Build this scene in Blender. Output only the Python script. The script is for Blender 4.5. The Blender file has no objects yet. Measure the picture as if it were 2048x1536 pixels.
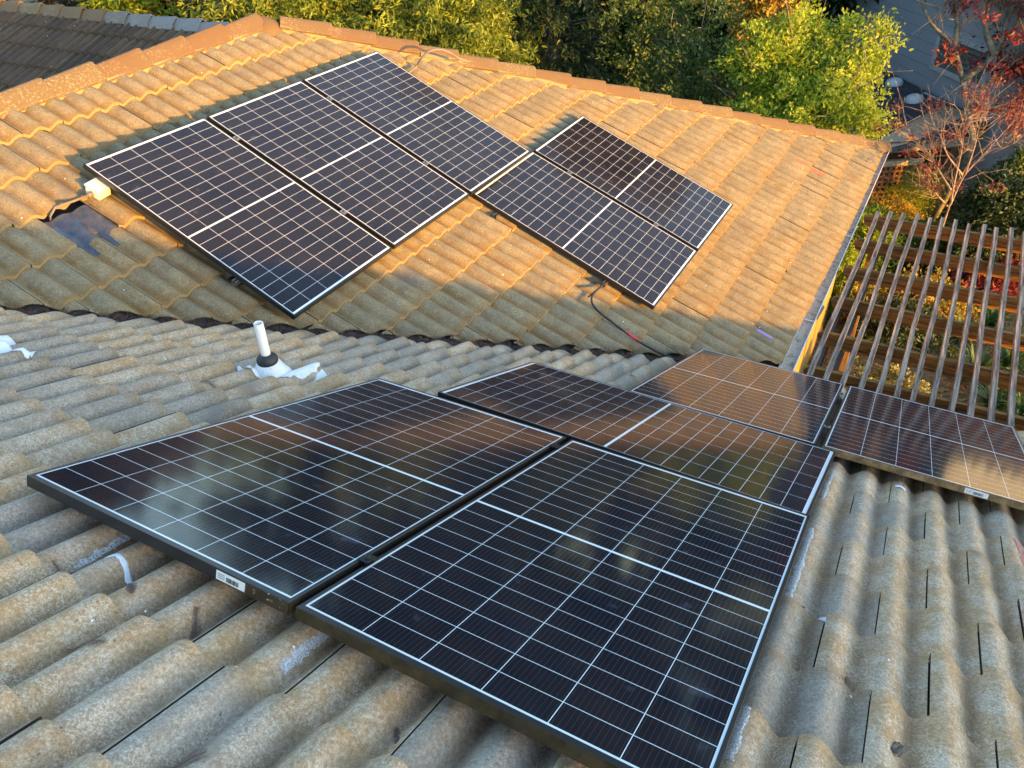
import bpy, bmesh, math, random
import numpy as np
from mathutils import Vector, Matrix
C = bpy.context.scene.collection
rnd = random.Random(7); R = np.random.default_rng(11)
V = Vector
# ------------------------------------------------------------------ camera
RM = np.array([[0.8752738, 0.4821815, -0.0373732], [0.2640347, -0.5411675, -0.7983880], [-0.4051931, 0.6889403, -0.6009824]])
CAM = np.array([1.0946997, -0.7555051, 1.5609148]); F = 1546.784
cd = bpy.data.cameras.new('camera'); cam = bpy.data.objects.new('camera', cd); C.objects.link(cam)
cd.sensor_width = 36; cd.lens = F / 2048 * 36; cd.clip_start = 0.05; cd.clip_end = 500
m = Matrix.Identity(4)
for i in range(3):
    m[i][0] = RM[0][i]; m[i][1] = -RM[1][i]; m[i][2] = -RM[2][i]; m[i][3] = CAM[i]
cam.matrix_world = m
bpy.context.scene.camera = cam
# ------------------------------------------------------------------ light
SUN_D = V((-0.963, 0.258, -0.0735)).normalized()      # the way the light travels
sc = bpy.context.scene
w = bpy.data.worlds.new('World'); sc.world = w; w.use_nodes = True
nt = w.node_tree; sky = nt.nodes.new('ShaderNodeTexSky'); sky.sky_type = 'NISHITA'; sky.sun_disc = False
sky.sun_elevation = math.radians(7); sky.sun_rotation = math.atan2(0.963, -0.258)
sky.air_density = 1.0; sky.dust_density = 0.6; sky.ozone_density = 1.6
bg = nt.nodes['Background']; nt.links.new(sky.outputs[0], bg.inputs[0]); bg.inputs[1].default_value = 0.15
sl = bpy.data.lights.new('sun', 'SUN'); sl.energy = 2.2; sl.color = (1.0, 0.46, 0.03); sl.angle = math.radians(0.5)
so = bpy.data.objects.new('sun', sl); C.objects.link(so); so.rotation_euler = SUN_D.to_track_quat('-Z', 'Y').to_euler()
sc.view_settings.view_transform = 'Standard'; sc.view_settings.look = 'None'; sc.view_settings.exposure = 2.75; sc.view_settings.gamma = 1

# ------------------------------------------------------------------ geometry of the place
TP = 0.439881; CS = 1 / math.hypot(1, TP); SN = TP * CS
KB = -1.7362134
H0 = 0.142                         # pans of the tiles under the panel plane
HIP = ((-4.66, 4.83), (0.42, 10.17))
EAVE_A, EAVE_B = 4.36, 0.42
def ray(u, v):
    d = RM.T @ np.array([(u - 1024) / F, (v - 768) / F, 1.0]); return d / np.linalg.norm(d)
def onplane(u, v, n, k):
    d = ray(u, v); return CAM + (k - n @ CAM) / (n @ d) * d
nA = np.array([0, SN, CS]); nB = np.array([SN, 0, CS])
def onA(u, v, h=0.12): return onplane(u, v, nA, -h)
def onB(u, v, h=0.12): return onplane(u, v, nB, KB - h)
def onz(u, v, z): return onplane(u, v, np.array([0, 0, 1.0]), z)
def far(u, v, d): return CAM + ray(u, v) * d
# local roof coordinates: a = to the right looking down the slope, s = metres down the slope, h = above the pans
def locA(a, s, h): return np.stack([a + 0 * s, s * CS + h * SN, -s * SN + h * CS - H0 / CS + 0 * a], -1)
def locB(a, s, h):
    s = s - 0.017 * np.clip(8 + a, 0, 8); return np.stack([s * CS + h * SN, -a, -s * SN + h * CS + (KB - H0) / CS], -1)
CY, CZ = 5.78, -0.38                # ridge of the far wing
def locC(a, s, h): return np.stack([-a, CY - s * CS - h * SN, CZ - s * SN + h * CS], -1)

# ------------------------------------------------------------------ helpers
def tag(o, label=None, cat=None, group=None, kind=None):
    for k, v in (('label', label), ('category', cat), ('group', group), ('kind', kind)):
        if v: o[k] = v
    return o
def empty(name, loc, label, cat, group=None, mat=None):
    o = bpy.data.objects.new(name, None); C.objects.link(o); o.empty_display_size = 0.1
    if mat is not None: o.matrix_world = mat
    else: o.location = loc
    return tag(o, label, cat, group)
def link(name, me, mats, parent=None, smooth=False):
    for mm in (mats if isinstance(mats, (list, tuple)) else [mats]): me.materials.append(mm)
    if smooth: me.polygons.foreach_set('use_smooth', np.ones(len(me.polygons), bool))
    o = bpy.data.objects.new(name, me); C.objects.link(o)
    if parent is not None:
        o.parent = parent
        pm = parent.matrix_world if parent.parent is None else Matrix.Identity(4)
        o['_w'] = 1
        del o['_w']
    return o
def inv_of(parent):
    mm = Matrix.Identity(4)
    chain = []
    p = parent
    while p is not None: chain.append(p); p = p.parent
    for q in reversed(chain): mm = mm @ q.matrix_basis
    return mm.inverted()
class MB:
    """collects boxes, tubes and faces; builds ONE mesh"""
    def __init__(s): s.v = []; s.f = []; s.mi = []; s.sm = []
    def add(s, vs, fs, mi=0, sm=False):
        n = len(s.v); s.v += [tuple(map(float, x)) for x in vs]; s.f += [tuple(n + i for i in f) for f in fs]
        s.mi += [mi] * len(fs); s.sm += [sm] * len(fs); return s
    def box(s, c, size, ax=None, mi=0, bev=0.0):
        c = np.array(c, float); ax = np.eye(3) if ax is None else np.array(ax, float); h = np.array(size, float) / 2
        if bev <= 0:
            vs = [c + ax[0] * h[0] * i + ax[1] * h[1] * j + ax[2] * h[2] * k for i in (-1, 1) for j in (-1, 1) for k in (-1, 1)]
            return s.add(vs, [(0, 1, 3, 2), (4, 6, 7, 5), (0, 4, 5, 1), (2, 3, 7, 6), (0, 2, 6, 4), (1, 5, 7, 3)], mi)
        b = min(bev, *(h * .9)); bm = bmesh.new(); bmesh.ops.create_cube(bm, size=1)
        for vv in bm.verts: vv.co = V((vv.co.x * 2 * h[0], vv.co.y * 2 * h[1], vv.co.z * 2 * h[2]))
        bmesh.ops.bevel(bm, geom=list(bm.edges), offset=b, segments=2, affect='EDGES', profile=.5)
        bm.verts.index_update(); vs = [c + ax[0] * x.co.x + ax[1] * x.co.y + ax[2] * x.co.z for x in bm.verts]
        fs = [tuple(x.index for x in f.verts) for f in bm.faces]; bm.free(); return s.add(vs, fs, mi)
    def tube(s, pts, r, seg=8, mi=0, cap=True, sm=True):
        pts = [np.array(p, float) for p in pts]; rr = r if isinstance(r, (list, tuple)) else [r] * len(pts)
        vs = []; fs = []; up = np.array([.13, .27, .95])
        for i, p in enumerate(pts):
            t = pts[min(i + 1, len(pts) - 1)] - pts[max(i - 1, 0)]; t = t / (np.linalg.norm(t) + 1e-9)
            a = np.cross(t, up)
            if np.linalg.norm(a) < .15: a = np.cross(t, [1, 0, 0])
            a /= np.linalg.norm(a); b = np.cross(t, a)
            for k in range(seg):
                th = 2 * math.pi * k / seg; vs.append(p + rr[i] * (a * math.cos(th) + b * math.sin(th)))
        for i in range(len(pts) - 1):
            for k in range(seg):
                k2 = (k + 1) % seg; fs.append((i * seg + k, i * seg + k2, (i + 1) * seg + k2, (i + 1) * seg + k))
        if cap: fs += [tuple(reversed(range(seg))), tuple((len(pts) - 1) * seg + k for k in range(seg))]
        return s.add(vs, fs, mi, sm)
    def lathe(s, base, prof, seg=24, axis=None, mi=0):
        base = np.array(base, float); z = np.array([0, 0, 1.0]) if axis is None else np.array(axis, float); z /= np.linalg.norm(z)
        a = np.cross(z, [0, 1, 0]); a /= np.linalg.norm(a); b = np.cross(z, a); vs = []; fs = []
        for r, h in prof:
            for k in range(seg):
                th = 2 * math.pi * k / seg; vs.append(base + z * h + r * (a * math.cos(th) + b * math.sin(th)))
        for i in range(len(prof) - 1):
            for k in range(seg): fs.append((i * seg + k, (i + 1) * seg + k, (i + 1) * seg + (k + 1) % seg, i * seg + (k + 1) % seg))
        return s.add(vs, fs, mi, True)
    def build(s, name, mats, parent=None, world=True):
        me = bpy.data.meshes.new(name); vs = s.v
        if parent is not None and world:
            im = np.array(inv_of(parent)); a = np.array(vs); vs = (a @ im[:3, :3].T + im[:3, 3]).tolist()
        me.from_pydata(vs, [], s.f); me.update()
        me.polygons.foreach_set('material_index', s.mi); me.polygons.foreach_set('use_smooth', s.sm)
        return link(name, me, mats, parent)

# ------------------------------------------------------------------ materials
def mat(name, col=(.5, .5, .5), rough=.6, metal=0.0, **kw):
    mm = bpy.data.materials.new(name); mm.use_nodes = True; b = mm.node_tree.nodes['Principled BSDF']
    b.inputs['Base Color'].default_value = (*col, 1); b.inputs['Roughness'].default_value = rough; b.inputs['Metallic'].default_value = metal
    for k, v in kw.items(): b.inputs[k.replace('_', ' ')].default_value = v
    return mm
class N:
    def __init__(s, mm): s.t = mm.node_tree; s.b = s.t.nodes['Principled BSDF']
    def n(s, ty, **kw):
        x = s.t.nodes.new('ShaderNode' + ty)
        for k, v in kw.items(): setattr(x, k, v)
        return x
    def l(s, a, b): s.t.links.new(a, b)
    def sock(s, v, inp):
        if hasattr(v, 'is_output'): s.l(v, inp)
        else: inp.default_value = v
    def noise(s, vec, scale, detail=4, rough=.6, dist=0.0):
        x = s.n('TexNoise'); s.l(vec, x.inputs['Vector']); x.inputs['Scale'].default_value = scale; x.inputs['Detail'].default_value = detail
        x.inputs['Roughness'].default_value = rough; x.inputs['Distortion'].default_value = dist; return x.outputs['Fac']
    def ramp(s, f, lo, hi, a=0.0, b=1.0):
        x = s.n('MapRange'); s.sock(f, x.inputs[0]); x.inputs[1].default_value = lo; x.inputs[2].default_value = hi
        x.inputs[3].default_value = a; x.inputs[4].default_value = b; return x.outputs[0]
    def math(s, op, a, b=None, c=None):
        x = s.n('Math', operation=op); s.sock(a, x.inputs[0])
        if b is not None: s.sock(b, x.inputs[1])
        if c is not None: s.sock(c, x.inputs[2])
        return x.outputs[0]
    def mix(s, f, a, b, mode='MIX'):
        x = s.n('Mix', data_type='RGBA', blend_type=mode); s.sock(f, x.inputs[0])
        for v, i in ((a, 6), (b, 7)):
            if isinstance(v, tuple): x.inputs[i].default_value = (*v, 1)
            else: s.l(v, x.inputs[i])
        return x.outputs[2]
    def obj(s): return s.n('TexCoord').outputs['Object']
    def mapped(s, vec, sc=(1, 1, 1), rot=(0, 0, 0)):
        x = s.n('Mapping'); s.l(vec, x.inputs[0]); x.inputs['Scale'].default_value = sc; x.inputs['Rotation'].default_value = rot; return x.outputs[0]
    def attr(s, name):
        x = s.n('Attribute'); x.attribute_name = name; return x
    def bump(s, h, strength=.3, dist=.01):
        x = s.n('Bump'); s.sock(h, x.inputs['Height']); x.inputs['Strength'].default_value = strength; x.inputs['Distance'].default_value = dist
        s.l(x.outputs[0], s.b.inputs['Normal'])
    def col(s, c): s.l(c, s.b.inputs['Base Color'])

def tile_material(name, pale, tan, brown, lichen, spots=1.0, tv=1.0, dk=.88):
    mm = mat(name, rough=.88); g = N(mm); o = g.obj(); at = g.attr('tile'); sep = g.n('SeparateColor'); g.l(at.outputs['Color'], sep.inputs[0])
    tint, hgt, nose = sep.outputs[0], sep.outputs[1], sep.outputs[2]
    big = g.noise(o, 2.6, 5, .65, .3); med = g.noise(o, 11, 6, .7); fine = g.noise(o, 95, 5, .75); grit = g.noise(o, 420, 2, .6)
    c = g.mix(g.ramp(g.math('ADD', g.math('MULTIPLY', tint, .5 * tv), big), .55, .90), pale, tan)
    c = g.mix(g.math('MULTIPLY', g.ramp(med, .50, .70), .65), c, tan)
    c = g.mix(g.math('MULTIPLY', g.ramp(g.math('ADD', med, g.math('MULTIPLY', fine, .8)), .80, 1.02), .45), c, lichen)
    # washed dirt lying in the pans and just under the noses above
    dirt = g.math('MULTIPLY', g.ramp(hgt, .55, .0), g.ramp(big, .3, .6, .35, 1.0))
    c = g.mix(g.math('MULTIPLY', dirt, dk), c, brown)
    c = g.mix(g.math('MULTIPLY', g.ramp(nose, .80, .99), .55), c, tan)
    vo = g.n('TexVoronoi'); g.l(o, vo.inputs['Vector']); vo.inputs['Scale'].default_value = 32
    g.l(g.mix(.5, o, g.n('TexNoise').outputs['Color'], 'ADD') if False else o, vo.inputs['Vector']); sp = g.math('MULTIPLY', g.ramp(g.math('ADD', vo.outputs['Distance'], g.math('MULTIPLY', fine, .5)), .42, .30), g.ramp(g.noise(o, 7, 3), .52, .60))
    c = g.mix(g.math('MULTIPLY', sp, .6 * spots), c, (.07, .06, .05))
    blk = g.ramp(g.noise(o, 60, 4, .8), .63, .74)
    c = g.mix(g.math('MULTIPLY', blk, .5 * spots), c, (.09, .075, .06))
    c = g.mix(.55, c, g.mix(g.ramp(fine, .3, .72), (.16, .14, .12), (1.0, 1.0, 1.0)), 'MULTIPLY')
    c = g.mix(.62, c, g.mix(g.ramp(grit, .32, .66), (.36, .34, .31), (1, 1, 1)), 'MULTIPLY')
    crust = g.math('MULTIPLY', g.ramp(g.noise(o, 190, 3, .7), .50, .62), g.ramp(g.noise(o, 5.5, 5, .7), .46, .60)); c = g.mix(g.math('MULTIPLY', crust, .38), c, lichen)
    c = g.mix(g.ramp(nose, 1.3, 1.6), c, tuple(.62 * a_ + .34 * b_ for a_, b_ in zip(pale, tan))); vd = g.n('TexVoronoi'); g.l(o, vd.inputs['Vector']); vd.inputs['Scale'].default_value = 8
    c = g.mix(g.math('MULTIPLY', g.math('LESS_THAN', vd.outputs['Distance'], .035), .8), c, (.7, .7, .66))
    st = g.math('MULTIPLY', g.ramp(g.noise(g.mapped(o, (1, .45, 1)), 3.1, 3, .5), .69, .73), g.ramp(fine, .40, .55)); c = g.mix(g.math('MULTIPLY', st, .5), c, (.07, .075, .10))
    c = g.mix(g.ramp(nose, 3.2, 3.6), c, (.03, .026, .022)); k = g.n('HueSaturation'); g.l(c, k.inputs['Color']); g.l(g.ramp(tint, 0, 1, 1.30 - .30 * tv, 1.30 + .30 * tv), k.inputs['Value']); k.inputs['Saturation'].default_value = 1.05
    g.col(k.outputs[0]); g.bump(g.math('ADD', fine, g.math('ADD', g.math('MULTIPLY', grit, .6), med)), .55, .005); return mm
M = {}
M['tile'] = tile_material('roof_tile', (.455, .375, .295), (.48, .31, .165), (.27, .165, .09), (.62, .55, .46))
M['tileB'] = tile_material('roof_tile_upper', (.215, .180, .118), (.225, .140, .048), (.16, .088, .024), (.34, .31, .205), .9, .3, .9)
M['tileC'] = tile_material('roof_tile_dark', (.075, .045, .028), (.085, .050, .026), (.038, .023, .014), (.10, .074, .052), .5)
def terracotta(name, a, b):
    mm = mat(name, rough=.85); g = N(mm); o = g.obj(); at = g.attr('tile'); sep = g.n('SeparateColor'); g.l(at.outputs['Color'], sep.inputs[0])
    c = g.mix(g.ramp(g.math('ADD', sep.outputs[0], g.noise(o, 4)), .7, 1.3), a, b)
    sp = g.math('MULTIPLY', g.ramp(g.noise(o, 55, 4, .75), .54, .62), g.ramp(g.math('ADD', g.noise(o, 5, 3), g.math('MULTIPLY', sep.outputs[0], .25)), .55, .75))
    c = g.mix(g.math('MULTIPLY', sp, .75), c, (.34, .27, .17))
    c = g.mix(g.math('MULTIPLY', g.ramp(g.noise(o, 30, 4, .7), .56, .66), .5), c, (.12, .085, .06))
    g.col(c); g.bump(g.noise(o, 80, 4), .4, .004); return mm
M['cap'] = terracotta('ridge_cap_concrete', (.135, .078, .034), (.135, .094, .042))
M['cap_shaded'] = terracotta('ridge_cap_shaded', (.17, .165, .16), (.13, .11, .095))  # grey copy of the cap colour, painting the shaded stretch of the ridge
M['mortar'] = mat('mortar', (.26, .19, .11), .95)
M['dark'] = mat('underlay_black', (.012, .012, .012), .95)
M['frame'] = mat('black_anodised_frame', (.012, .012, .013), .32, 0.0, Specular_IOR_Level=.55)
g = N(M['frame']); o = g.obj(); s_ = g.ramp(g.noise(o, 60, 4, .8), .66, .72); g.col(g.mix(g.math('MULTIPLY', s_, .35), (.012, .012, .013), (.16, .13, .09)))
M['frame_worn_glint'] = mat('worn_glint_frame', (.02, .016, .01), .3, Specular_IOR_Level=.6)
g = N(M['frame_worn_glint']); o = g.obj(); s_ = g.ramp(g.noise(o, 45, 5, .85, .6), .60, .64); g.col(g.mix(s_, (.03, .022, .012), (.75, .55, .22)))  # bare chips, with a golden glint painted into their colour
M['frame_gold_sheen'] = mat('gold_sheen_frame', (.2, .13, .06), .38, .35); g = N(M['frame_gold_sheen']); g.col(g.mix(g.ramp(g.noise(g.obj(), 12, 5, .8), .40, .62), (.13, .075, .03), (.36, .23, .10)))  # golden-brown reflected light painted into the colour
M['frame_brown_sheen'] = mat('brown_sheen_frame', (.035, .024, .011), .3, .2, Specular_IOR_Level=.6); g = N(M['frame_brown_sheen']); g.col(g.mix(g.ramp(g.noise(g.obj(), 20, 5, .8), .40, .66), (.028, .02, .009), (.075, .05, .02)))  # brownish reflection of the tiles painted into the colour
M['metal'] = mat('galvanised', (.45, .46, .48), .35, .9)
M['steel_dark'] = mat('dark_clamp', (.03, .03, .032), .35, .6)
M['white'] = mat('white_paint', (.70, .71, .72), .55)
g = N(M['white']); o = g.obj(); g.col(g.mix(g.math('MULTIPLY', g.ramp(g.noise(o, 30, 5, .75), .58, .68), .35), (.72, .73, .74), (.25, .24, .22))); g.bump(g.noise(o, 40), .3, .004)
M['pvc'] = mat('white_pipe', (.72, .73, .70), .4)
g = N(M['pvc']); o = g.obj(); g.col(g.mix(g.math('MULTIPLY', g.ramp(g.noise(g.mapped(o, (1, 1, .3)), 25, 4), .5, .75), .25), (.74, .75, .72), (.4, .38, .34)))
M['rubber'] = mat('black_rubber', (.02, .021, .024), .55)
M['label'] = mat('label_paper', (.78, .74, .66), .6)
M['ink'] = mat('label_ink', (.05, .05, .05), .7)
M['rail'] = mat('rail_aluminium', (.30, .29, .27), .4, .8)
M['red'] = mat('red_sleeve', (.62, .03, .06), .5)
M['cable'] = mat('black_cable', (.018, .019, .022), .45)
M['conduit'] = mat('grey_conduit', (.15, .13, .12), .6)
M['membrane'] = mat('blue_black_membrane', (.035, .045, .07), .22, Specular_IOR_Level=.7)
g = N(M['membrane']); o = g.obj(); g.col(g.mix(g.ramp(g.noise(o, 9, 5), .4, .7), (.03, .04, .065), (.09, .085, .085))); g.bump(g.noise(o, 6, 4), .5, .03)
# panel laminate: cells, gaps, busbars, white backsheet margins
PW, PL, PT = 1.0288, 1.755, .035
mm = M['cells'] = mat('cell_laminate', (.012, .016, .03),   .09, Specular_IOR_Level=.30, Coat_Weight=0.0); g = N(mm)
sx = g.n('SeparateXYZ'); g.l(g.obj(), sx.inputs[0]); x, y = sx.outputs[0], sx.outputs[1]
mx, my, mid = .0160, .0255, .011
cw = (PW - 2 * mx) / 6; hl = (PL - 2 * my - mid) / 2; ch = hl / 10
def dist_line(c, pitch):      # distance to the nearest multiple of pitch
    f = g.math('FRACT', g.math('ADD', g.math('DIVIDE', c, pitch), .5)); return g.math('MULTIPLY', g.math('ABSOLUTE', g.math('SUBTRACT', f, .5)), pitch)
yc = g.math('SUBTRACT', g.math('ABSOLUTE', g.math('SUBTRACT', y, PL / 2)), mid / 2)      # from the middle gap outwards
xe = g.math('SUBTRACT', x, mx)
lx = g.math('LESS_THAN', dist_line(xe, cw), .0010); ly = g.math('LESS_THAN', dist_line(yc, ch), .0010)
edge = g.math('MAXIMUM', g.math('LESS_THAN', yc, 0), g.math('GREATER_THAN', yc, hl))
edge = g.math('MAXIMUM', edge, g.math('MAXIMUM', g.math('LESS_THAN', xe, 0), g.math('GREATER_THAN', xe, cw * 6)))
white = g.math('MAXIMUM', edge, g.math('MAXIMUM', lx, ly))
bus = g.math('LESS_THAN', dist_line(g.math('ADD', xe, cw / 24), cw / 12), .00035)
cellid = g.n('TexWhiteNoise', noise_dimensions='3D'); cv = g.n('CombineXYZ')
g.l(g.math('FLOOR', g.math('DIVIDE', xe, cw)), cv.inputs[0]); g.l(g.math('FLOOR', g.math('DIVIDE', y, ch)), cv.inputs[1])
oi = g.n('ObjectInfo'); g.l(oi.outputs['Random'], cv.inputs[2]); g.l(cv.outputs[0], cellid.inputs['Vector'])
cellc = g.mix(g.ramp(cellid.outputs['Value'], 0, 1, 0, 1), (.0012, .0038, .0135), (.0034, .0046, .0110))
c = g.mix(bus, cellc, (.05, .055, .07)); c = g.mix(white, c, (.72, .76, .78))
dust = g.noise(g.obj(), 2.2, 5, .6); c = g.mix(g.ramp(dust, .3, .8, .018, .042), c, (.46, .36, .27))
blot = g.math('MULTIPLY', g.ramp(g.noise(g.obj(), 9, 3, .5), .66, .76), .07); c = g.mix(blot, c, (.4, .45, .6))
g.col(c); g.l(g.ramp(dust, .3, .8, .07, .14), g.b.inputs['Roughness'])
def wood(name, a, b, dirn=1, streak=1.0):
    mm = mat(name, rough=.85); g = N(mm); o = g.obj(); s3 = [14, 14, 14]; s3[dirn] = .8
    f = g.noise(g.mapped(o, tuple(s3)), 3.2, 6, .7, .6); f2 = g.noise(o, 1.7, 3)
    c = g.mix(g.ramp(f, .35, .66), a, b); c = g.mix(g.math('MULTIPLY', g.ramp(f2, .45, .7), .4), c, tuple(.55 * q for q in a))
    g.col(c); g.bump(f, .6 * streak, .008); return mm
M['slat'] = wood('weathered_grey_slat', (.045, .028, .02), (.42, .31, .23), 1)
M['beam'] = wood('dark_stained_beam', (.05, .024, .010), (.56, .25, .05), 0)
M['girder'] = wood('dark_stained_girder', (.09, .06, .045), (.16, .11, .08), 1)
M['post'] = wood('brown_post', (.12, .07, .04), (.22, .13, .07), 2)
M['lattice'] = wood('redwood_lattice', (.26, .10, .045), (.40, .18, .08), 0)
M['latcap'] = wood('pale_cap_rail', (.42, .33, .20), (.55, .45, .28), 0)
M['fence'] = wood('brown_fence_board', (.10, .055, .03), (.2, .12, .07), 2)
M['yellow'] = mat('yellow_stucco', (.27, .175, .04), .9); g = N(M['yellow']); g.bump(g.noise(g.obj(), 60, 4), .4, .006)
M['cream'] = mat('cream_trim', (.66, .62, .44), .5)
M['gutter'] = mat('painted_gutter', (.50, .50, .50), .38); g = N(M['gutter']); o = g.obj(); g.col(g.mix(g.math('MULTIPLY', g.ramp(g.noise(o, 14, 5, .7), .5, .7), .5), (.70, .71, .72), (.42, .36, .30)))
M['gutter_dirt'] = mat('gutter_inside', (.3, .24, .2), .9); g = N(M['gutter_dirt']); o = g.obj(); g.col(g.mix(g.ramp(g.noise(o, 18, 5, .75), .5, .66), (.46, .35, .26), (.18, .11, .07)))
M['valley'] = mat('valley_metal', (.16, .17, .18), .5, .5)
M['soil'] = mat('garden_soil', rough=1.0); g = N(M['soil']); o = g.obj()
c = g.mix(g.ramp(g.noise(o, 1.2, 5), .4, .65), (.06, .042, .025), (.17, .12, .06)); c = g.mix(g.ramp(g.noise(o, 25, 5, .75), .52, .62), c, (.26, .16, .07)); g.col(c); g.bump(g.noise(o, 30, 5), .8, .04)
M['siding'] = mat('blue_grey_siding', (.36, .41, .45), .6)
M['shingle'] = mat('dark_shingle', rough=.9); g = N(M['shingle']); o = g.obj(); br = g.n('TexBrick'); g.l(g.mapped(o, (1, 1, 1)), br.inputs['Vector']); br.inputs['Scale'].default_value = 2.2
br.inputs['Color1'].default_value = (.045, .055, .065, 1); br.inputs['Color2'].default_value = (.07, .08, .09, 1); br.inputs['Mortar'].default_value = (.015, .018, .02, 1); br.inputs['Mortar Size'].default_value = .012
g.col(br.outputs[0]); g.bump(g.noise(o, 50, 3), .3, .01)
M['awning'] = mat('tan_awning', (.30, .26, .19), .7)
M['glasswin'] = mat('window_glass', (.02, .03, .03), .08)
M['blind'] = mat('green_blind', (.10, .14, .13), .6)
M['trim'] = mat('grey_trim', (.50, .54, .56), .6)
M['dome'] = mat('white_dome', (.62, .68, .72), .35)
M['bark'] = mat('grey_bark', rough=.95); g = N(M['bark']); o = g.obj(); g.col(g.mix(g.ramp(g.noise(o, 12, 5, .7), .4, .65), (.09, .075, .06), (.26, .23, .18))); g.bump(g.noise(o, 20, 4), .6, .02)
M['barkpale'] = mat('pale_bark', rough=.9); g = N(M['barkpale']); o = g.obj(); g.col(g.mix(g.ramp(g.noise(o, 15, 5, .7), .4, .65), (.20, .13, .09), (.34, .25, .18)))
M['barkred'] = mat('grey_green_bark', rough=.9); g = N(M['barkred']); o = g.obj(); g.col(g.mix(g.ramp(g.noise(o, 9, 5, .7), .42, .62), (.09, .085, .065), (.24, .22, .16)))
M['needles'] = mat('dry_needles', rough=1.0); g = N(M['needles']); at = g.attr('leaf'); g.col(g.mix(at.outputs['Fac'], (.035, .022, .016), (.20, .10, .07)))
M['frond'] = mat('dry_frond', (.12, .065, .05), .9)
def leafmat(name, cols, trans=.35):
    mm = mat(name, rough=.5); g = N(mm); at = g.attr('leaf'); cr = g.n('ValToRGB'); g.l(at.outputs['Fac'], cr.inputs[0])
    el = cr.color_ramp.elements
    while len(el) < len(cols): el.new(.5)
    for i, c in enumerate(cols): el[i].position = i / (len(cols) - 1); el[i].color = (*c, 1)
    g.col(cr.outputs[0]); tr = g.n('BsdfTranslucent'); mxs = g.n('MixShader'); mxs.inputs[0].default_value = trans
    g.l(cr.outputs[0], tr.inputs[0]); g.l(g.b.outputs[0], mxs.inputs[1]); g.l(tr.outputs[0], mxs.inputs[2])
    g.l(mxs.outputs[0], g.t.nodes['Material Output'].inputs[0]); return mm
M['leaf_bright'] = leafmat('bright_green_leaves', [(.12, .18, .015), (.28, .38, .03), (.42, .50, .05), (.54, .52, .06)], .55)
M['leaf_olive'] = leafmat('yellow_olive_leaves', [(.03, .055, .008), (.12, .18, .02), (.27, .33, .035), (.42, .42, .05)], .45)
M['leaf_dark'] = leafmat('dark_green_leaves', [(.010, .022, .008), (.022, .046, .012), (.042, .075, .016), (.10, .10, .018)])
M['leaf_mid'] = leafmat('mid_green_leaves', [(.03, .055, .012), (.06, .11, .02), (.10, .15, .025), (.22, .19, .03)])
M['leaf_yellow'] = leafmat('yellow_leaves', [(.12, .14, .02), (.30, .26, .03), (.50, .30, .03), (.40, .16, .03)])
M['leaf_rust'] = leafmat('rust_green_leaves', [(.03, .03, .012), (.09, .06, .02), (.16, .09, .03), (.22, .12, .04)])
M['leaf_red'] = leafmat('red_leaves', [(.06, .012, .012), (.16, .018, .02), (.26, .03, .025), (.32, .09, .03)])
M['leaf_pink'] = leafmat('pinkish_leaves', [(.10, .022, .022), (.18, .04, .035), (.24, .08, .04)])
M['leaf_cream'] = leafmat('cream_variegated_leaves', [(.10, .13, .03), (.30, .29, .10), (.46, .42, .18), (.5, .46, .26)])
M['leaf_hedge'] = leafmat('glossy_hedge_leaves', [(.012, .025, .01), (.03, .055, .015), (.06, .09, .02), (.15, .14, .04)], .2)
M['leaf_litter'] = leafmat('fallen_leaves', [(.08, .04, .02), (.2, .1, .04), (.32, .17, .06), (.25, .2, .06)], .1)
M['strap'] = leafmat('strap_leaves', [(.02, .05, .012), (.04, .10, .02), (.08, .16, .03)], .3)

# ------------------------------------------------------------------ numpy mesh with an attribute
def np_mesh(name, verts, faces, attrs=None, smooth=False, mat_idx=None):
    me = bpy.data.meshes.new(name); verts = np.asarray(verts, np.float32); faces = np.asarray(faces, np.int32); k = faces.shape[1]
    me.vertices.add(len(verts)); me.vertices.foreach_set('co', verts.ravel()); me.loops.add(faces.size); me.loops.foreach_set('vertex_index', faces.ravel())
    me.polygons.add(len(faces)); me.polygons.foreach_set('loop_start', np.arange(len(faces), dtype=np.int32) * k)
    me.update(calc_edges=True); me.validate()
    if attrs:
        for nm, arr in attrs.items():
            arr = np.asarray(arr, np.float32)
            if arr.ndim == 1: a = me.attributes.new(nm, 'FLOAT', 'POINT'); a.data.foreach_set('value', arr)
            else: a = me.attributes.new(nm, 'FLOAT_COLOR', 'POINT'); a.data.foreach_set('color', arr.ravel())
    if mat_idx is not None: me.polygons.foreach_set('material_index', np.asarray(mat_idx, np.int32))
    me.polygons.foreach_set('use_smooth', np.full(len(me.polygons), smooth)); return me

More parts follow.
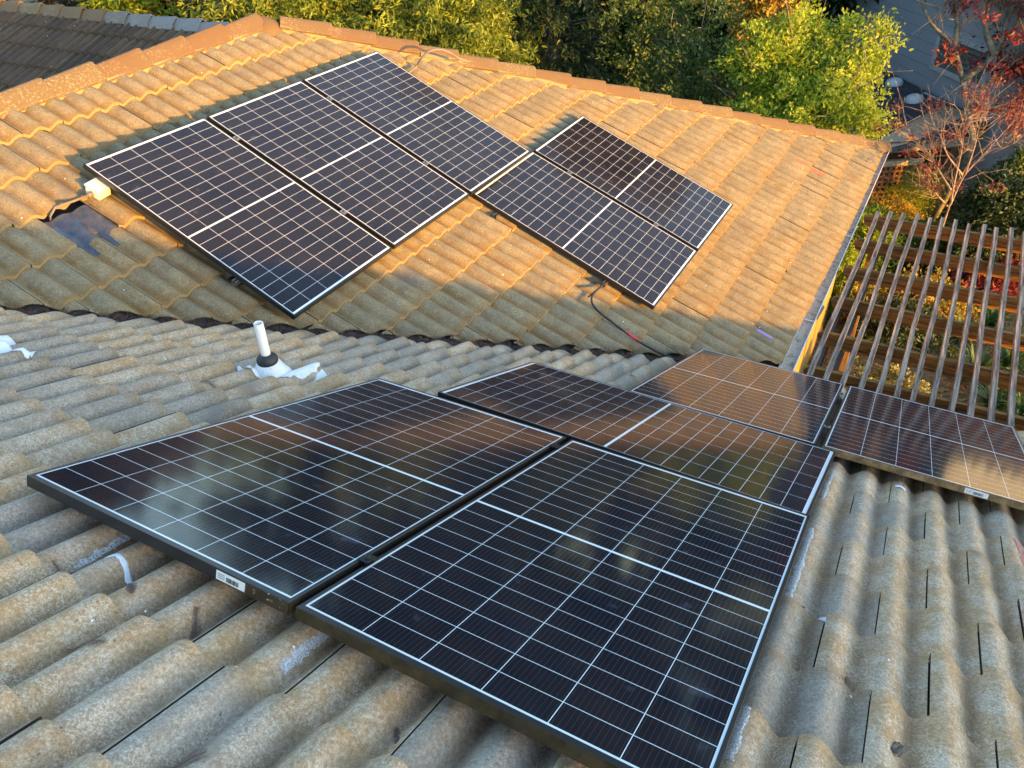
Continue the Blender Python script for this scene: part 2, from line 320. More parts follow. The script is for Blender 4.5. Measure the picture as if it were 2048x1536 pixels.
# ------------------------------------------------------------------ tiles
TH = .046                                      # height of the rolls
def prof(a, a0, p=.15):
    s_ = np.sin(np.pi * (a - a0) / p); e_ = .22
    return (np.sqrt(s_ ** 2 + e_ ** 2) - e_) / (math.sqrt(1 + e_ ** 2) - e_)
def tiles(loc, a_rng, s_noses, a0, roll, jt, jpar, seed, na=24, ns=3, skip=None, th=TH):
    """one sheet of overlapping two-roll tiles; each tile keeps its own tint and a slight settling"""
    rg = np.random.default_rng(seed); VV = []; FF = []; AA = []; SM = []; n0 = 0; tw = roll * 2
    for ci in range(len(s_noses) - 1):
        s0, s1 = s_noses[ci], s_noses[ci + 1]; ph = jt + (roll if (ci % 2) ^ jpar else 0)
        k0 = math.floor((a_rng[0] - ph) / tw); k1 = math.ceil((a_rng[1] - ph) / tw)
        for k in range(k0, k1):
            aL = ph + k * tw
            if skip and skip(aL + roll, (s0 + s1) / 2): continue
            dz = rg.normal(0, .0016); tilt = rg.normal(0, .0022); ds = rg.normal(0, .003); t = rg.random(); chip = rg.random()
            ga = np.linspace(aL + .0019, aL + tw - .0019, na + 1); gs = np.linspace(s0 - .012, s1 + ds, ns + 1)
            A, S = np.meshgrid(ga, gs); fr = (S - s0) / (s1 - s0)
            pr = prof(A, a0, roll); Hh = pr * th + np.clip(fr, 0, 1) * .030 + dz + tilt * (A - aL - roll) / roll
            Hh[-1] -= .0035                       # rounded nose
            S2 = S.copy(); S2[-2] = s1 + ds - .006; fr[-2] = 1; Hh[-2] = pr[-2] * th + .0295 + dz + tilt * (A[-2] - aL - roll) / roll
            P = loc(A, S2, Hh); nv = P.shape[0] * P.shape[1]
            col = np.ones((P.shape[0], P.shape[1], 4)); col[..., 0] = t; col[..., 1] = pr; col[..., 2] = fr
            idx = np.arange(nv).reshape(P.shape[:2]) + n0
            q = np.stack([idx[:-1, :-1], idx[:-1, 1:], idx[1:, 1:], idx[1:, :-1]], -1).reshape(-1, 4); FF.append(q); SM += [1] * len(q)
            VV.append(P.reshape(-1, 3)); AA.append(col.reshape(-1, 4)); n0 += nv
            # nose face and the two side faces
            NL = (A[-1], S2[-1], Hh[-1], .026)
            for line in (NL, (A[:, 0], S2[:, 0], Hh[:, 0], .009), (A[:, -1], S2[:, -1], Hh[:, -1], .009)):
                a_, s_, h_, dd = line; top = loc(a_, s_, h_); bot = loc(a_, s_ + 0 * a_, h_ - dd); L_ = len(a_)
                VV.append(np.concatenate([top, bot])); cc = np.ones((2 * L_, 4)); cc[:, 0] = t; cc[:, 1] = .5; cc[:, 2] = 2.0 if line is NL else 4.0; AA.append(cc)
                i = np.arange(L_ - 1) + n0; FF.append(np.stack([i, i + 1, i + 1 + L_, i + L_], -1)); SM += [1] * (L_ - 1); n0 += 2 * L_
    return np.concatenate(VV), np.concatenate(FF), np.concatenate(AA), np.array(SM)
def cut(me, planes):
    bm = bmesh.new(); bm.from_mesh(me)
    for co, no in planes:
        bmesh.ops.bisect_plane(bm, geom=bm.verts[:] + bm.edges[:] + bm.faces[:], plane_co=V(co), plane_no=V(no), clear_outer=True)
    # where the cut shows, give the sheet its thickness
    for co, no in planes:
        co, no2 = V(co), V(no).normalized()
        es = [e for e in bm.edges if len(e.link_faces) == 1 and all(abs((v.co - co).dot(no2)) < 1e-4 for v in e.verts)]
        r = bmesh.ops.extrude_edge_only(bm, edges=es); vs = [x for x in r['geom'] if isinstance(x, bmesh.types.BMVert)]
        for x in vs: x.co.z -= .014
    bm.to_mesh(me); bm.free(); me.update()

house = empty('house', (-1.0, 2.0, -4.9), 'low house with weathered tan concrete tiled roofs meeting in a valley, under the solar panels', 'house')
HI = np.array(inv_of(house))
def to_house(v): return v @ HI[:3, :3].T + HI[:3, 3]
def to_par(v, p): mI = np.array(inv_of(p)); return v @ mI[:3, :3].T + mI[:3, 3]
VD = -KB / CS / TP * -1          # valley: x - y = VD
VD = KB / CS / TP
def sheet(name, loc, *a, mats=None, planes=(), parent=None, **k):
    v, f, c, sm = tiles(loc, *a, **k); v = to_par(v, parent)
    me = np_mesh(name, v, f, {'tile': c}, smooth=True)
    off = parent.location
    cut(me, [((p[0] - off[0], p[1] - off[1], p[2] - off[2]), n) for p, n in planes])
    return link(name, me, mats, parent)
XE = 6.35                        # right-hand rake of the near roof
nosA = [1.425 + .3333 * k for k in range(-9, 11)]; nosA[-1] = EAVE_A / CS + .03
nosA = [n for n in nosA if n <= EAVE_A / CS + .04]
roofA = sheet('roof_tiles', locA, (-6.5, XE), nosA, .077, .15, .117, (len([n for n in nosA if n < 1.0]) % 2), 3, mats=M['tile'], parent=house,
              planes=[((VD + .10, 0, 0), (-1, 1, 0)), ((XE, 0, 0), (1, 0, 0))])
nosB = [EAVE_B / CS + .03 - .342 * k for k in range(0, 17)][::-1]; nosB[-1] = EAVE_B / CS + .03
patchB = lambda a, s: False
hd = V((HIP[1][0] - HIP[0][0], HIP[1][1] - HIP[0][1], 0)).normalized()
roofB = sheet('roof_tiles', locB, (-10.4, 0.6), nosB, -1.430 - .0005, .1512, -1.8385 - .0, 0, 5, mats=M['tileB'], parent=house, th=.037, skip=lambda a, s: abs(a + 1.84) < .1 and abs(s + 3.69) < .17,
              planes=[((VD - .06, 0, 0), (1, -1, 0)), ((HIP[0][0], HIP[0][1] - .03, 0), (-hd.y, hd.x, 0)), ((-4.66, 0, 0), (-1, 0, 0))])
# underlay below both slopes, and the far slopes
mb = MB()
def quad(mbb, pts, mi=0): mbb.add(pts, [tuple(range(len(pts)))], mi)
zA = lambda y, h=0.0: -TP * y - (H0 + h) / CS
zB = lambda x, h=0.0: (KB - H0 - h) / CS - TP * x
dv = .03
def vy(x): return x - VD
quad(mb, [(VD + vy(0) * 0 - 1.6, vy(VD - 1.6), zA(vy(VD - 1.6), dv)), (-7, -1.45, zA(-1.45, dv)), (XE - .02, -1.45, zA(-1.45, dv)), (XE - .02, EAVE_A, zA(EAVE_A, dv)), (EAVE_A + VD, EAVE_A, zA(EAVE_A, dv))])
quad(mb, [(-4.6, vy(-4.6), zB(-4.6, dv)), (EAVE_B, vy(EAVE_B), zB(EAVE_B, dv)), (EAVE_B, 10.0, zB(EAVE_B, dv)), (-4.6, 4.75, zB(-4.6, dv))])
mb.build('underlay', M['dark'], house)
mb = MB()
zr = zB(-4.62, -.02); za = zA(-1.45, -.02)
quad(mb, [(-4.66, -1, zr), (-4.66, 4.55, zr), (-8.4, 8.2, zr - 1.7), (-8.4, -1, zr - 1.7)])                      # west slope
quad(mb, [(-4.66, 4.85, zr), (.42, 10.10, zB(EAVE_B, -.02)), (-8.4, 10.10, zB(EAVE_B, -.02))])                    # north hip end
quad(mb, [(-7, -1.5, za), (XE, -1.5, za), (XE, -4.5, za - 1.4), (-7, -4.5, za - 1.4)])                           # south slope
quad(mb, [(-7, -1.5, za), (-7, -4.5, za - 1.4), (-9, -4, -1.9), (-9, 0, -1.5), (-6, .2, zA(.2, -.02))])
mb.build('rear_roof_slope', M['tileB'], house)
# valley metal
mb = MB()
p0, p1 = np.array([VD - .6, -.6 + 0.0]), np.array([EAVE_A + VD + .05, EAVE_A + .05])
for sgn in (1, -1):
    w0 = .16; n_ = np.array([1, -1]) * .7071 * w0 * sgn
    zf = (lambda x, y: zA(y, .012)) if sgn > 0 else (lambda x, y: zB(x, .012))
    a, b = p0, p1; z0 = lambda q: -TP * q[1] - (H0 + .018) / CS
    quad(mb, [(a[0], a[1], z0(a)), (b[0], b[1], z0(b)), (b[0] + n_[0], b[1] + n_[1], zf(*(b + n_)) - .004), (a[0] + n_[0], a[1] + n_[1], zf(*(a + n_)) - .004)])
mb.build('valley_flashing', M['valley'], house)

# ridge and hip caps
def cap_line(name, P0, P1, dropL, dropR, n, matl, parent, seed, halfw=.112, lift=.07, mortar=True):
    """n overlapping caps from the LOW end P0 up to P1; each is a part of its own"""
    rg = np.random.default_rng(seed); P0 = np.array(P0, float); P1 = np.array(P1, float); L = np.linalg.norm(P1 - P0); t = (P1 - P0) / L
    side = np.cross(t, [0, 0, 1.0]); side /= np.linalg.norm(side); up = np.cross(side, t); st = L / n
    sec = [(-1, 0), (-.98, .10), (-.55, .62), (-.30, .86), (-.1, .97), (.1, .97), (.30, .86), (.55, .62), (.98, .10), (1, 0)]
    first = None
    for i in range(n):
        j = rg.normal(0, .006, 4); a = P0 + t * (i * st - .045) + side * j[0]; b = P0 + t * ((i + 1) * st) + side * j[1]
        vs = []; fs = []
        for q, (pp, hh, ww) in enumerate(((a, .018 + j[2] * .5, 1.06), (a + t * .012, .022 + j[2] * .5, 1.07), (b, -.004 + j[2] * .5, .96))):
            for (sx_, sz_) in sec:
                dr = dropL if sx_ < 0 else dropR
                vs.append(pp + side * sx_ * halfw * ww + up * (lift * sz_ * ww + hh - abs(sx_) * halfw * dr))
            for (sx_, sz_) in sec:
                dr = dropL if sx_ < 0 else dropR
                vs.append(pp + side * sx_ * (halfw * ww - .016) + up * (lift * sz_ * ww - .016 + hh - abs(sx_) * halfw * dr))
        K = len(sec)
        for q in range(2):
            o_ = q * 2 * K; p_ = (q + 1) * 2 * K
            for k in range(K - 1): fs.append((o_ + k, p_ + k, p_ + k + 1, o_ + k + 1)); fs.append((o_ + K + k, o_ + K + k + 1, p_ + K + k + 1, p_ + K + k))
            fs += [(o_, o_ + K, p_ + K, p_), (o_ + K - 1, p_ + K - 1, p_ + 2 * K - 1, o_ + 2 * K - 1)]
        for k in range(K - 1): fs.append((k, k + 1, K + k + 1, K + k)); e = 4 * K; fs.append((e + k, e + K + k, e + K + k + 1, e + k + 1))
        vs = to_par(np.array(vs), parent); me = bpy.data.meshes.new(name); me.from_pydata(vs.tolist(), [], fs); me.update()
        at = me.attributes.new('tile', 'FLOAT_COLOR', 'POINT'); c = np.ones((len(vs), 4), np.float32); c[:, 0] = rg.random(); at.data.foreach_set('color', c.ravel())
        link(name, me, matl, parent)
    if mortar:
        mb = MB()
        for sgn, dr in ((-1, dropL), (1, dropR)):
            e = side * sgn * (halfw - .03)
            for (h0, h1, k0) in ((0, -.05, 0),):
                a = P0 + e + up * (.03 - (halfw - .03) * dr); b = P1 + e + up * (.03 - (halfw - .03) * dr)
                mb.box((a + b) / 2 - up * .055 + side * sgn * .012, (L, .02, .07), (t, side * sgn, up))
        mb.build('mortar_bedding', M['mortar'], parent)
ridz = zB(-4.66, 0) + .035
cap_line('ridge_cap', (-4.66, 4.73, ridz), (-4.66, -.5, ridz), .44, .44, 12, M['cap'], house, 1)
hz0, hz1 = zB(HIP[1][0], 0) + .035, ridz - .01
cap_line('hip_cap', (HIP[1][0] + .02, HIP[1][1] + .0, hz0), (HIP[0][0] + .10, HIP[0][1] + .11, hz1), .32, .32, 18, M['cap'], house, 2, .105, .058)
cap_line('ridge_cap', (-7, -1.47, za + .03), (XE, -1.47, za + .03), .4, .4, 32, M['cap'], house, 4, mortar=False) if False else None
# apex hood where ridge and hip meet
mb = MB(); ap = np.array([-4.66, 4.81, ridz + .02])
mb.lathe(ap - np.array([0, 0, .11]), [(.19, 0), (.185, .03), (.14, .085), (.08, .125), (.02, .145), (.001, .146)], 16); o = mb.build('apex_cap', M['cap'], house)
# gutters
def gutter(name, x0, y0, y1, z, axis, parent, m1, m2):
    sec = [(d_ * .68, h_) for d_, h_ in [(0, 0), (0, -.10), (.09, -.115), (.125, -.06), (.135, -.008), (.142, 0), (.150, -.002), (.148, -.012), (.140, -.014), (.132, -.062), (.094, -.124), (-.006, -.108), (-.006, 0)]]
    mb = MB(); K = len(sec)
    f = (lambda d, h, e: (x0 + d, e, z + h)) if axis == 'y' else (lambda d, h, e: (e, x0 + d, z + h))
    mb.add([f(d, h, y0) for d, h in sec] + [f(d, h, y1) for d, h in sec], [(k, (k + 1) % K, K + (k + 1) % K, K + k) for k in range(K)])
    for e in (y0, y1): mb.add([f(0, 0, e), f(0, -.1, e), f(.061, -.115, e), f(.085, -.06, e), f(.094, -.004, e)], [(0, 1, 2, 3, 4)])
    n = int(abs(y1 - y0) / 1.7)
    for i in range(n): mb.box(f(.048, -.006, y0 + (i + .5) * (y1 - y0) / n), (.094, .012, .003) if axis == 'y' else (.012, .094, .003))
    g_ = mb.build(name, m1, parent)
    mb = MB(); mb.add([f(.003, -.020, y0 + .003), f(.089, -.028, y0 + .003), f(.089, -.028, y1 - .003), f(.003, -.020, y1 - .003)], [(0, 1, 2, 3)]); mb.build('gutter_debris', m2, g_)
    return g_
zeB = zB(EAVE_B, 0) + .012
gutter('gutter', EAVE_B + .0, 4.66, 10.20, zeB, 'y', house, M['gutter'], M['gutter_dirt'])
zeA = zA(EAVE_A, 0) + .012
gutter('gutter', EAVE_A + .0, .35, XE, zeA, 'x', house, M['beam'], M['gutter_dirt'])
# walls and trim
mb = MB()
mb.box((-4.2, 7.45, -3.70), (8.9, 5.2, 2.4)); mb.box((-1.0, 1.2, -3.58), (10.0, 6.0, 2.7)); mb.build('house_wall', M['yellow'], house)
mb = MB()
mb.box((EAVE_B - .012, 7.36, zeB - .085), (.022, 5.5, .16)); mb.box(((EAVE_A + VD + XE) / 2, EAVE_A - .012, zeA - .085), (XE - EAVE_A - VD, .022, .16)); mb.build('fascia_board', M['cream'], house)
mb = MB(); mb.add([(.25, 4.7, -2.46), (EAVE_B - .02, 4.7, -2.34), (EAVE_B - .02, 10.1, -2.34), (.25, 10.1, -2.46)], [(0, 1, 2, 3)]); mb.build('soffit', M['yellow'], house)
mb = MB(); mb.tube([(.50, 6.05, -2.33), (.47, 6.05, -2.45), (.33, 6.05, -2.62), (.31, 6.05, -2.75), (.31, 6.05, -4.88)], .035, 10); mb.build('downspout', M['cream'], house)
mb = MB()
for yy in (5.25, 5.6, 6.5): mb.box((.268, yy, -3.70), (.03, .07, 2.3))
mb.build('wall_trim', M['cream'], house)

# ------------------------------------------------------------------ solar panels
def panel(frame, label, group, worn_glint=False, sticker=None, sheen=0, near=.0105):
    o, u, v = (np.array(t) for t in frame); v = v - u * (u @ v); u /= np.linalg.norm(u); v /= np.linalg.norm(v); n = np.cross(u, v)
    mt = Matrix(((u[0], v[0], n[0], o[0]), (u[1], v[1], n[1], o[1]), (u[2], v[2], n[2], o[2]), (0, 0, 0, 1)))
    e = empty('solar_panel', None, label, 'solar panel', group, mat=mt)
    mb = MB(); lip = .0105; t = PT; b = .0008
    outer = [(0, 0), (PW, 0), (PW, PL), (0, PL)]; inner = [(lip, near), (PW - lip, near), (PW - lip, PL - lip), (lip, PL - lip)]
    def ring(pts, z): return [(x, y, z) for x, y in pts]
    ob = [(b, b), (PW - b, b), (PW - b, PL - b), (b, PL - b)]; fl = .03; ib = [(fl, fl), (PW - fl, fl), (PW - fl, PL - fl), (fl, PL - fl)]
    mb.add(ring(outer, -b) + ring(ob, 0) + ring(inner, 0) + ring(inner, -.0016) + ring(outer, -t) + ring(ib, -t) + ring(inner, -t + .002) + ring(inner, -.006),
           [(i + a_, (i + 1) % 4 + a_, (i + 1) % 4 + b_, i + b_) for a_, b_ in ((0, 4), (4, 8), (8, 12), (16, 0), (20, 16), (24, 28)) for i in range(4)])
    for i in range(4): mb.f.append((20 + i, 20 + (i + 1) % 4, 24 + (i + 1) % 4, 24 + i)); mb.mi.append(0); mb.sm.append(False)
    if worn_glint: mb.box((PW - .09, -.0006, -t / 2), (.178, .0012, t - .002), mi=1); mb.box((PW + .0004, .02, -t / 2), (.0010, .036, t - .004), mi=1)
    if sheen: mb.box((PW / 2, -.0006, -t / 2), (PW, .0010, t - .001), mi=2)  # thin strip carrying the painted reflection along the near face
    mb.build('frame', [M['frame'], M['frame_worn_glint'], M['frame_gold_sheen' if sheen == 1 else 'frame_brown_sheen']], e, world=False)
    mb = MB(); mb.add([(lip - .001, lip - .001, -.0018), (PW - lip + .001, lip - .001, -.0018), (PW - lip + .001, PL - lip + .001, -.0018), (lip - .001, PL - lip + .001, -.0018)], [(0, 1, 2, 3)])
    mb.build('glass_laminate', M['cells'], e, world=False)
    mb = MB(); mb.add([(lip, lip, -.0065), (PW - lip, lip, -.0065), (PW - lip, PL - lip, -.0065), (lip, PL - lip, -.0065)], [(3, 2, 1, 0)]); mb.box((PW / 2, PL / 2, -.018), (.12, .08, .02)); mb.build('backsheet', M['white'], e, world=False)
    if sticker is not None:
        a0, a1 = sticker; mb = MB(); mb.box(((a0 + a1) / 2, -.0012, -t / 2), (a1 - a0, .0008, t * .74)); st = mb.build('barcode_label', M['label'], e, world=False)
        mb = MB(); rg = random.Random(5); x = a0 + (a1 - a0) * .36
        while x < a0 + (a1 - a0) * .78: wdt = rg.choice((.0008, .0014, .002)); mb.box((x + wdt / 2, -.0019, -t / 2 - .002), (wdt, .0005, t * .38)); x += wdt + rg.choice((.0009, .0016))
        for k in range(3): mb.box((a0 + (a1 - a0) * .18, -.0019, -t * .34 - k * .0055), ((a1 - a0) * .24, .0005, .0013))
        mb.build('barcode', M['ink'], st, world=False)
    return e
PF = {
 'F1': ([-1.04313, -0.0085, 0.00596], [0.99997, 0.00774, 0.00245], [-0.00608, 0.91413, -0.40537]),
 'F2': ([0.00193, 0.00459, -0.00293], [1.0, 0.00229, -0.00093], [-0.00247, 0.91481, -0.40388]),
 'F4': ([-0.09597, 2.5615, -1.12752], [1.0, 0.00021, -0.00147], [-0.00078, 0.91649, -0.40007]),
 'F5': ([0.96483, 2.56955, -1.13087], [1.0, -0.00188, 0.00063], [0.00198, 0.91593, -0.40133]),
 'F3': ([1.01932, 1.61425, -0.71724], [0.01553, 0.91439, -0.40453], [-0.99986, 0.01685, -0.00031]),
 'P1': ([-3.73127, 3.14661, -0.21429], [0.00336, -0.99991, 0.01271], [0.91121, -0.00218, -0.41195]),
 'P2': ([-3.73483, 4.20834, -0.22779], [0.00336, -0.99991, 0.01271], [0.91121, -0.00218, -0.41195]),
 'P3': ([-3.73839, 5.27007, -0.24128], [0.00336, -0.99991, 0.01271], [0.91121, -0.00218, -0.41195]),
 'P4': ([-2.16783, 5.35566, -0.99602], [-0.01184, -0.9999, -0.00735], [0.92794, -0.00824, -0.37265]),
 'P5': ([-2.15527, 6.41738, -0.98822], [-0.01184, -0.9999, -0.00735], [0.92794, -0.00824, -0.37265])}
LOW, HIGH = 'black framed solar panels on the shaded near roof', 'black framed solar panels on the sunlit far roof'
panel(PF['F1'], 'large foreground solar panel at left with a barcode sticker and chipped corner with a painted golden glint', LOW, worn_glint=True, sticker=(.785, .885), near=.0175)
panel(PF['F2'], 'nearest solar panel at bottom right reaching the lower edge of the photo', LOW, sticker=(.905, 1.01), sheen=2, near=.0175)
panel(PF['F3'], 'solar panel laid sideways across the far ends of the two foreground panels', LOW)
panel(PF['F4'], 'solar panel mirroring the orange sunlit roof, between the sideways panel and the yellow wall', LOW)
panel(PF['F5'], 'solar panel at the right edge beside the pergola, its long frame edge carrying a sticker', LOW, sticker=(.66, .76), sheen=1)
panel(PF['P1'], 'far roof panel beside the white junction box, its lower corner crossed by the shadow', HIGH)
panel(PF['P2'], 'middle one of the three far roof panels in the upper row', HIGH)
panel(PF['P3'], 'topmost solar panel of the far roof, its corner just under the hip caps', HIGH)
panel(PF['P4'], 'far roof panel with the black cable coming out under its lower left edge', HIGH)
panel(PF['P5'], 'rightmost solar panel of the far roof, surrounded by open tiles toward the eave', HIGH)
def pl(k, x, y, z=0.0):
    o, u, v = (np.array(t) for t in PF[k]); n = np.cross(u, v); return o + u * x + v * y + n * z
def rail(pa, pb, ext, label, clamps, group, feet=4):
    """rail under a row, from panel point pa to pb, with its feet and the clamps standing on it"""
    a = pl(*pa); b = pl(*pb); t = (b - a) / np.linalg.norm(b - a); o, u, v = (np.array(q) for q in PF[pa[0]]); n = np.cross(u, v); n /= np.linalg.norm(n)
    s = np.cross(n, t); a = a - t * ext[0]; b = b + t * ext[1]; L = np.linalg.norm(b - a)
    e = empty('mounting_rail', tuple(a - n * .07), label, 'mounting rail', group)
    mb = MB(); c = (a + b) / 2 - n * (PT + .018)
    mb.box(c - n * .015, (L, .034, .003), (t, s, n)); mb.box(c + s * .0155, (L, .003, .034), (t, s, n)); mb.box(c - s * .0155, (L, .003, .034), (t, s, n))
    mb.box(c + n * .0155 + s * .011, (L, .009, .003), (t, s, n)); mb.box(c + n * .0155 - s * .011, (L, .009, .003), (t, s, n)); mb.build('rail_channel', M['rail'], e)
    for i in range(feet):
        p = a + t * L * (i + .12 if i == 0 else (i + .88 if i == feet - 1 else i + .5)) / feet - n * (PT + .02)
        mb = MB(); mb.box(p + s * .024 - n * .02, (.04, .006, .07), (t, s, n)); mb.box(p + s * .045 - n * .056, (.05, .09, .007), (t, s, n)); mb.build('roof_foot', M['steel_dark'], e)
    for (pc, hex_) in clamps:
        p = pl(*pc); mb = MB()
        mb.box(p + n * .0022, (.036, .046, .0036), (t, s, n), bev=.001); mb.box(p - n * .018 - t * .005, (.003, .034, .038), (t, s, n)); mb.box(p - n * .018 + t * .005, (.003, .034, .038), (t, s, n))
        k = mb.build('clamp', M['steel_dark'] if hex_ else M['rail'], e)
        mb = MB(); mb.lathe(p + n * .004, [(.0001, .008), (.0065, .008), (.0065, 0), (.009, -.0005), (.009, -.002)], 6, axis=n); mb.build('bolt', M['steel_dark'], k)
G = PW + .0045
rg1 = 'aluminium rails under the panels'
rail(('F1', 0, .30), ('F2', PW, .30), (-.1, -.05), 'rail with the hexagon headed clamp in the gap between the two foreground panels, nearer one', [(('F1', PW + .010, .30), True)], rg1)
rail(('F1', 0, 1.60), ('F2', PW, 1.60), (-.1, -.05), 'rail at the far end of the gap between the two foreground panels', [(('F1', PW + .010, 1.60), True)], rg1)
rail(('F4', 0, .42), ('F5', PW, .42), (-.1, 0), 'rail seen in the gap beside the orange mirroring panel, nearer one', [(('F4', PW + .014, .42), False)], rg1)
rail(('F4', 0, 1.38), ('F5', PW, 1.38), (-.1, 0), 'rail seen in the gap beside the orange mirroring panel, by the pergola', [(('F4', PW + .014, 1.38), False)], rg1)
rail(('P1', PW, .30), ('P3', 0, .30), (-.02, -.05), 'upper rail under the row of three far roof panels', [(('P1', -.015, .30), False), (('P2', -.015, .30), False)], rg1, 5)
rail(('P1', PW, 1.30), ('P3', 0, 1.30), (.03, -.05), 'lower rail under the row of three far roof panels', [(('P1', -.015, 1.30), False), (('P2', -.015, 1.30), False)], rg1, 5)
rail(('P4', PW, .26), ('P5', 0, .26), (.045, -.05), 'rail end sticking out under the upper left edge of the two lower far panels', [(('P4', -.015, .40), False)], rg1)
rail(('P4', PW, 1.32), ('P5', 0, 1.32), (.045, -.05), 'rail end sticking out beside the black cable', [(('P4', -.015, 1.32), False)], rg1)
rail(('F3', .2, .25), ('F3', .2, 1.5), (0, 0), 'rail hidden under the sideways panel, nearer one', [], rg1)
rail(('F3', .8, .25), ('F3', .8, 1.5), (0, 0), 'rail hidden under the sideways panel, farther one', [], rg1)

# ------------------------------------------------------------------ things on the roof
def hA(x, s):
    """height of the tile surface of the near roof"""
    i = np.searchsorted(nosA, s) - 1; i = np.clip(i, 0, len(nosA) - 2); s0 = np.array(nosA)[i]; s1 = np.array(nosA)[i + 1]
    return prof(x, .077) * TH + (s - s0) / (s1 - s0) * .030
def hB(a, s):
    s = np.asarray(s, float); i = np.clip(np.searchsorted(nosB, s) - 1, 0, len(nosB) - 2); s0 = np.array(nosB)[i]; s1 = np.array(nosB)[i + 1]
    return prof(a, -1.4305, .1512) * .037 + (s - s0) / (s1 - s0) * .030
def surfA(x, y, h=0.0):
    s = y / CS; return locA(np.array(x), np.array(s), hA(np.array(x), np.array(s)) + h)
# junction box
jb = onB(196, 378, .05); ux = np.array([CS, 0, -SN]); uy = np.array([0, 1., 0]); un = nB
ang = math.radians(6); ex = ux * math.cos(ang) + uy * math.sin(ang); ey = -ux * math.sin(ang) + uy * math.cos(ang)
e = empty('junction_box', tuple(jb - un * .03), 'square white junction box at the left corner of the far panels', 'junction box')
mb = MB(); mb.box(jb - un * .012, (.11, .10, .052), (ex, ey, un), bev=.006); mb.build('box_body', M['pvc'], e)
mb = MB(); mb.box(jb + un * .027, (.118, .108, .013), (ex, ey, un), bev=.004)
for i in (-1, 1):
    for j in (-1, 1): mb.lathe(jb + ex * .05 * i + ey * .045 * j + un * .033, [(.004, .0), (.004, .003), (.0001, .0032)], 8, axis=un)
mb.build('lid', M['pvc'], e)
p0 = jb - ey * .052 - un * .01; c1 = onB(110, 415, .075); c2 = onB(100, 432, .10)
mb = MB(); mb.tube([p0 + ey * .01, p0 - ey * .035], .017, 12); mb.tube([p0 - ey * .02, (p0 + c1) / 2 - ey * .01 - un * .002, c1, c2, c2 - un * .06], .0085, 10); mb.build('conduit', M['conduit'], e)
# exposed membrane where a tile is missing / replaced
def surfB(y, s, h=0.0): return locB(-np.array(y), np.array(s), hB(-np.array(y), np.array(s)) + h)
def drape(loc, hf, poly, h, nx=26, ny=20, thick=.003, flat=1.0):
    """quad patch (4 local corners a,s) laid on the tiles"""
    p = np.array(poly, float); U, Vv = np.meshgrid(np.linspace(0, 1, nx), np.linspace(0, 1, ny))
    Q = (1 - U)[..., None] * (1 - Vv)[..., None] * p[0] + U[..., None] * (1 - Vv)[..., None] * p[1] + U[..., None] * Vv[..., None] * p[2] + (1 - U)[..., None] * Vv[..., None] * p[3]
    hh = hf(Q[..., 0], Q[..., 1]) * flat + h; P = loc(Q[..., 0], Q[..., 1], hh); idx = np.arange(nx * ny).reshape(ny, nx)
    return P.reshape(-1, 3), np.stack([idx[:-1, :-1], idx[:-1, 1:], idx[1:, 1:], idx[1:, :-1]], -1).reshape(-1, 4)
def to_as_B(u, v):
    X = onB(u, v, .12); s = X[0] / CS; a = -X[1]; s = s + .017 * max(0, min(8, 8 + a)); return (a, s)
pv, pf = drape(locB, hB, [(-1.66, -3.90), (-2.02, -3.90), (-2.02, -3.50), (-1.66, -3.50)], .010, flat=.5)
pv[:, 2] += .0
e = empty('roof_membrane', tuple(pv.mean(0) - np.array([0, 0, .01])), 'glossy blue black patch of underlay showing between tiles at left, below the junction box', 'underlay patch')
me = np_mesh('membrane_sheet', to_par(pv, e), pf, smooth=True); link('membrane_sheet', me, M['membrane'], e)
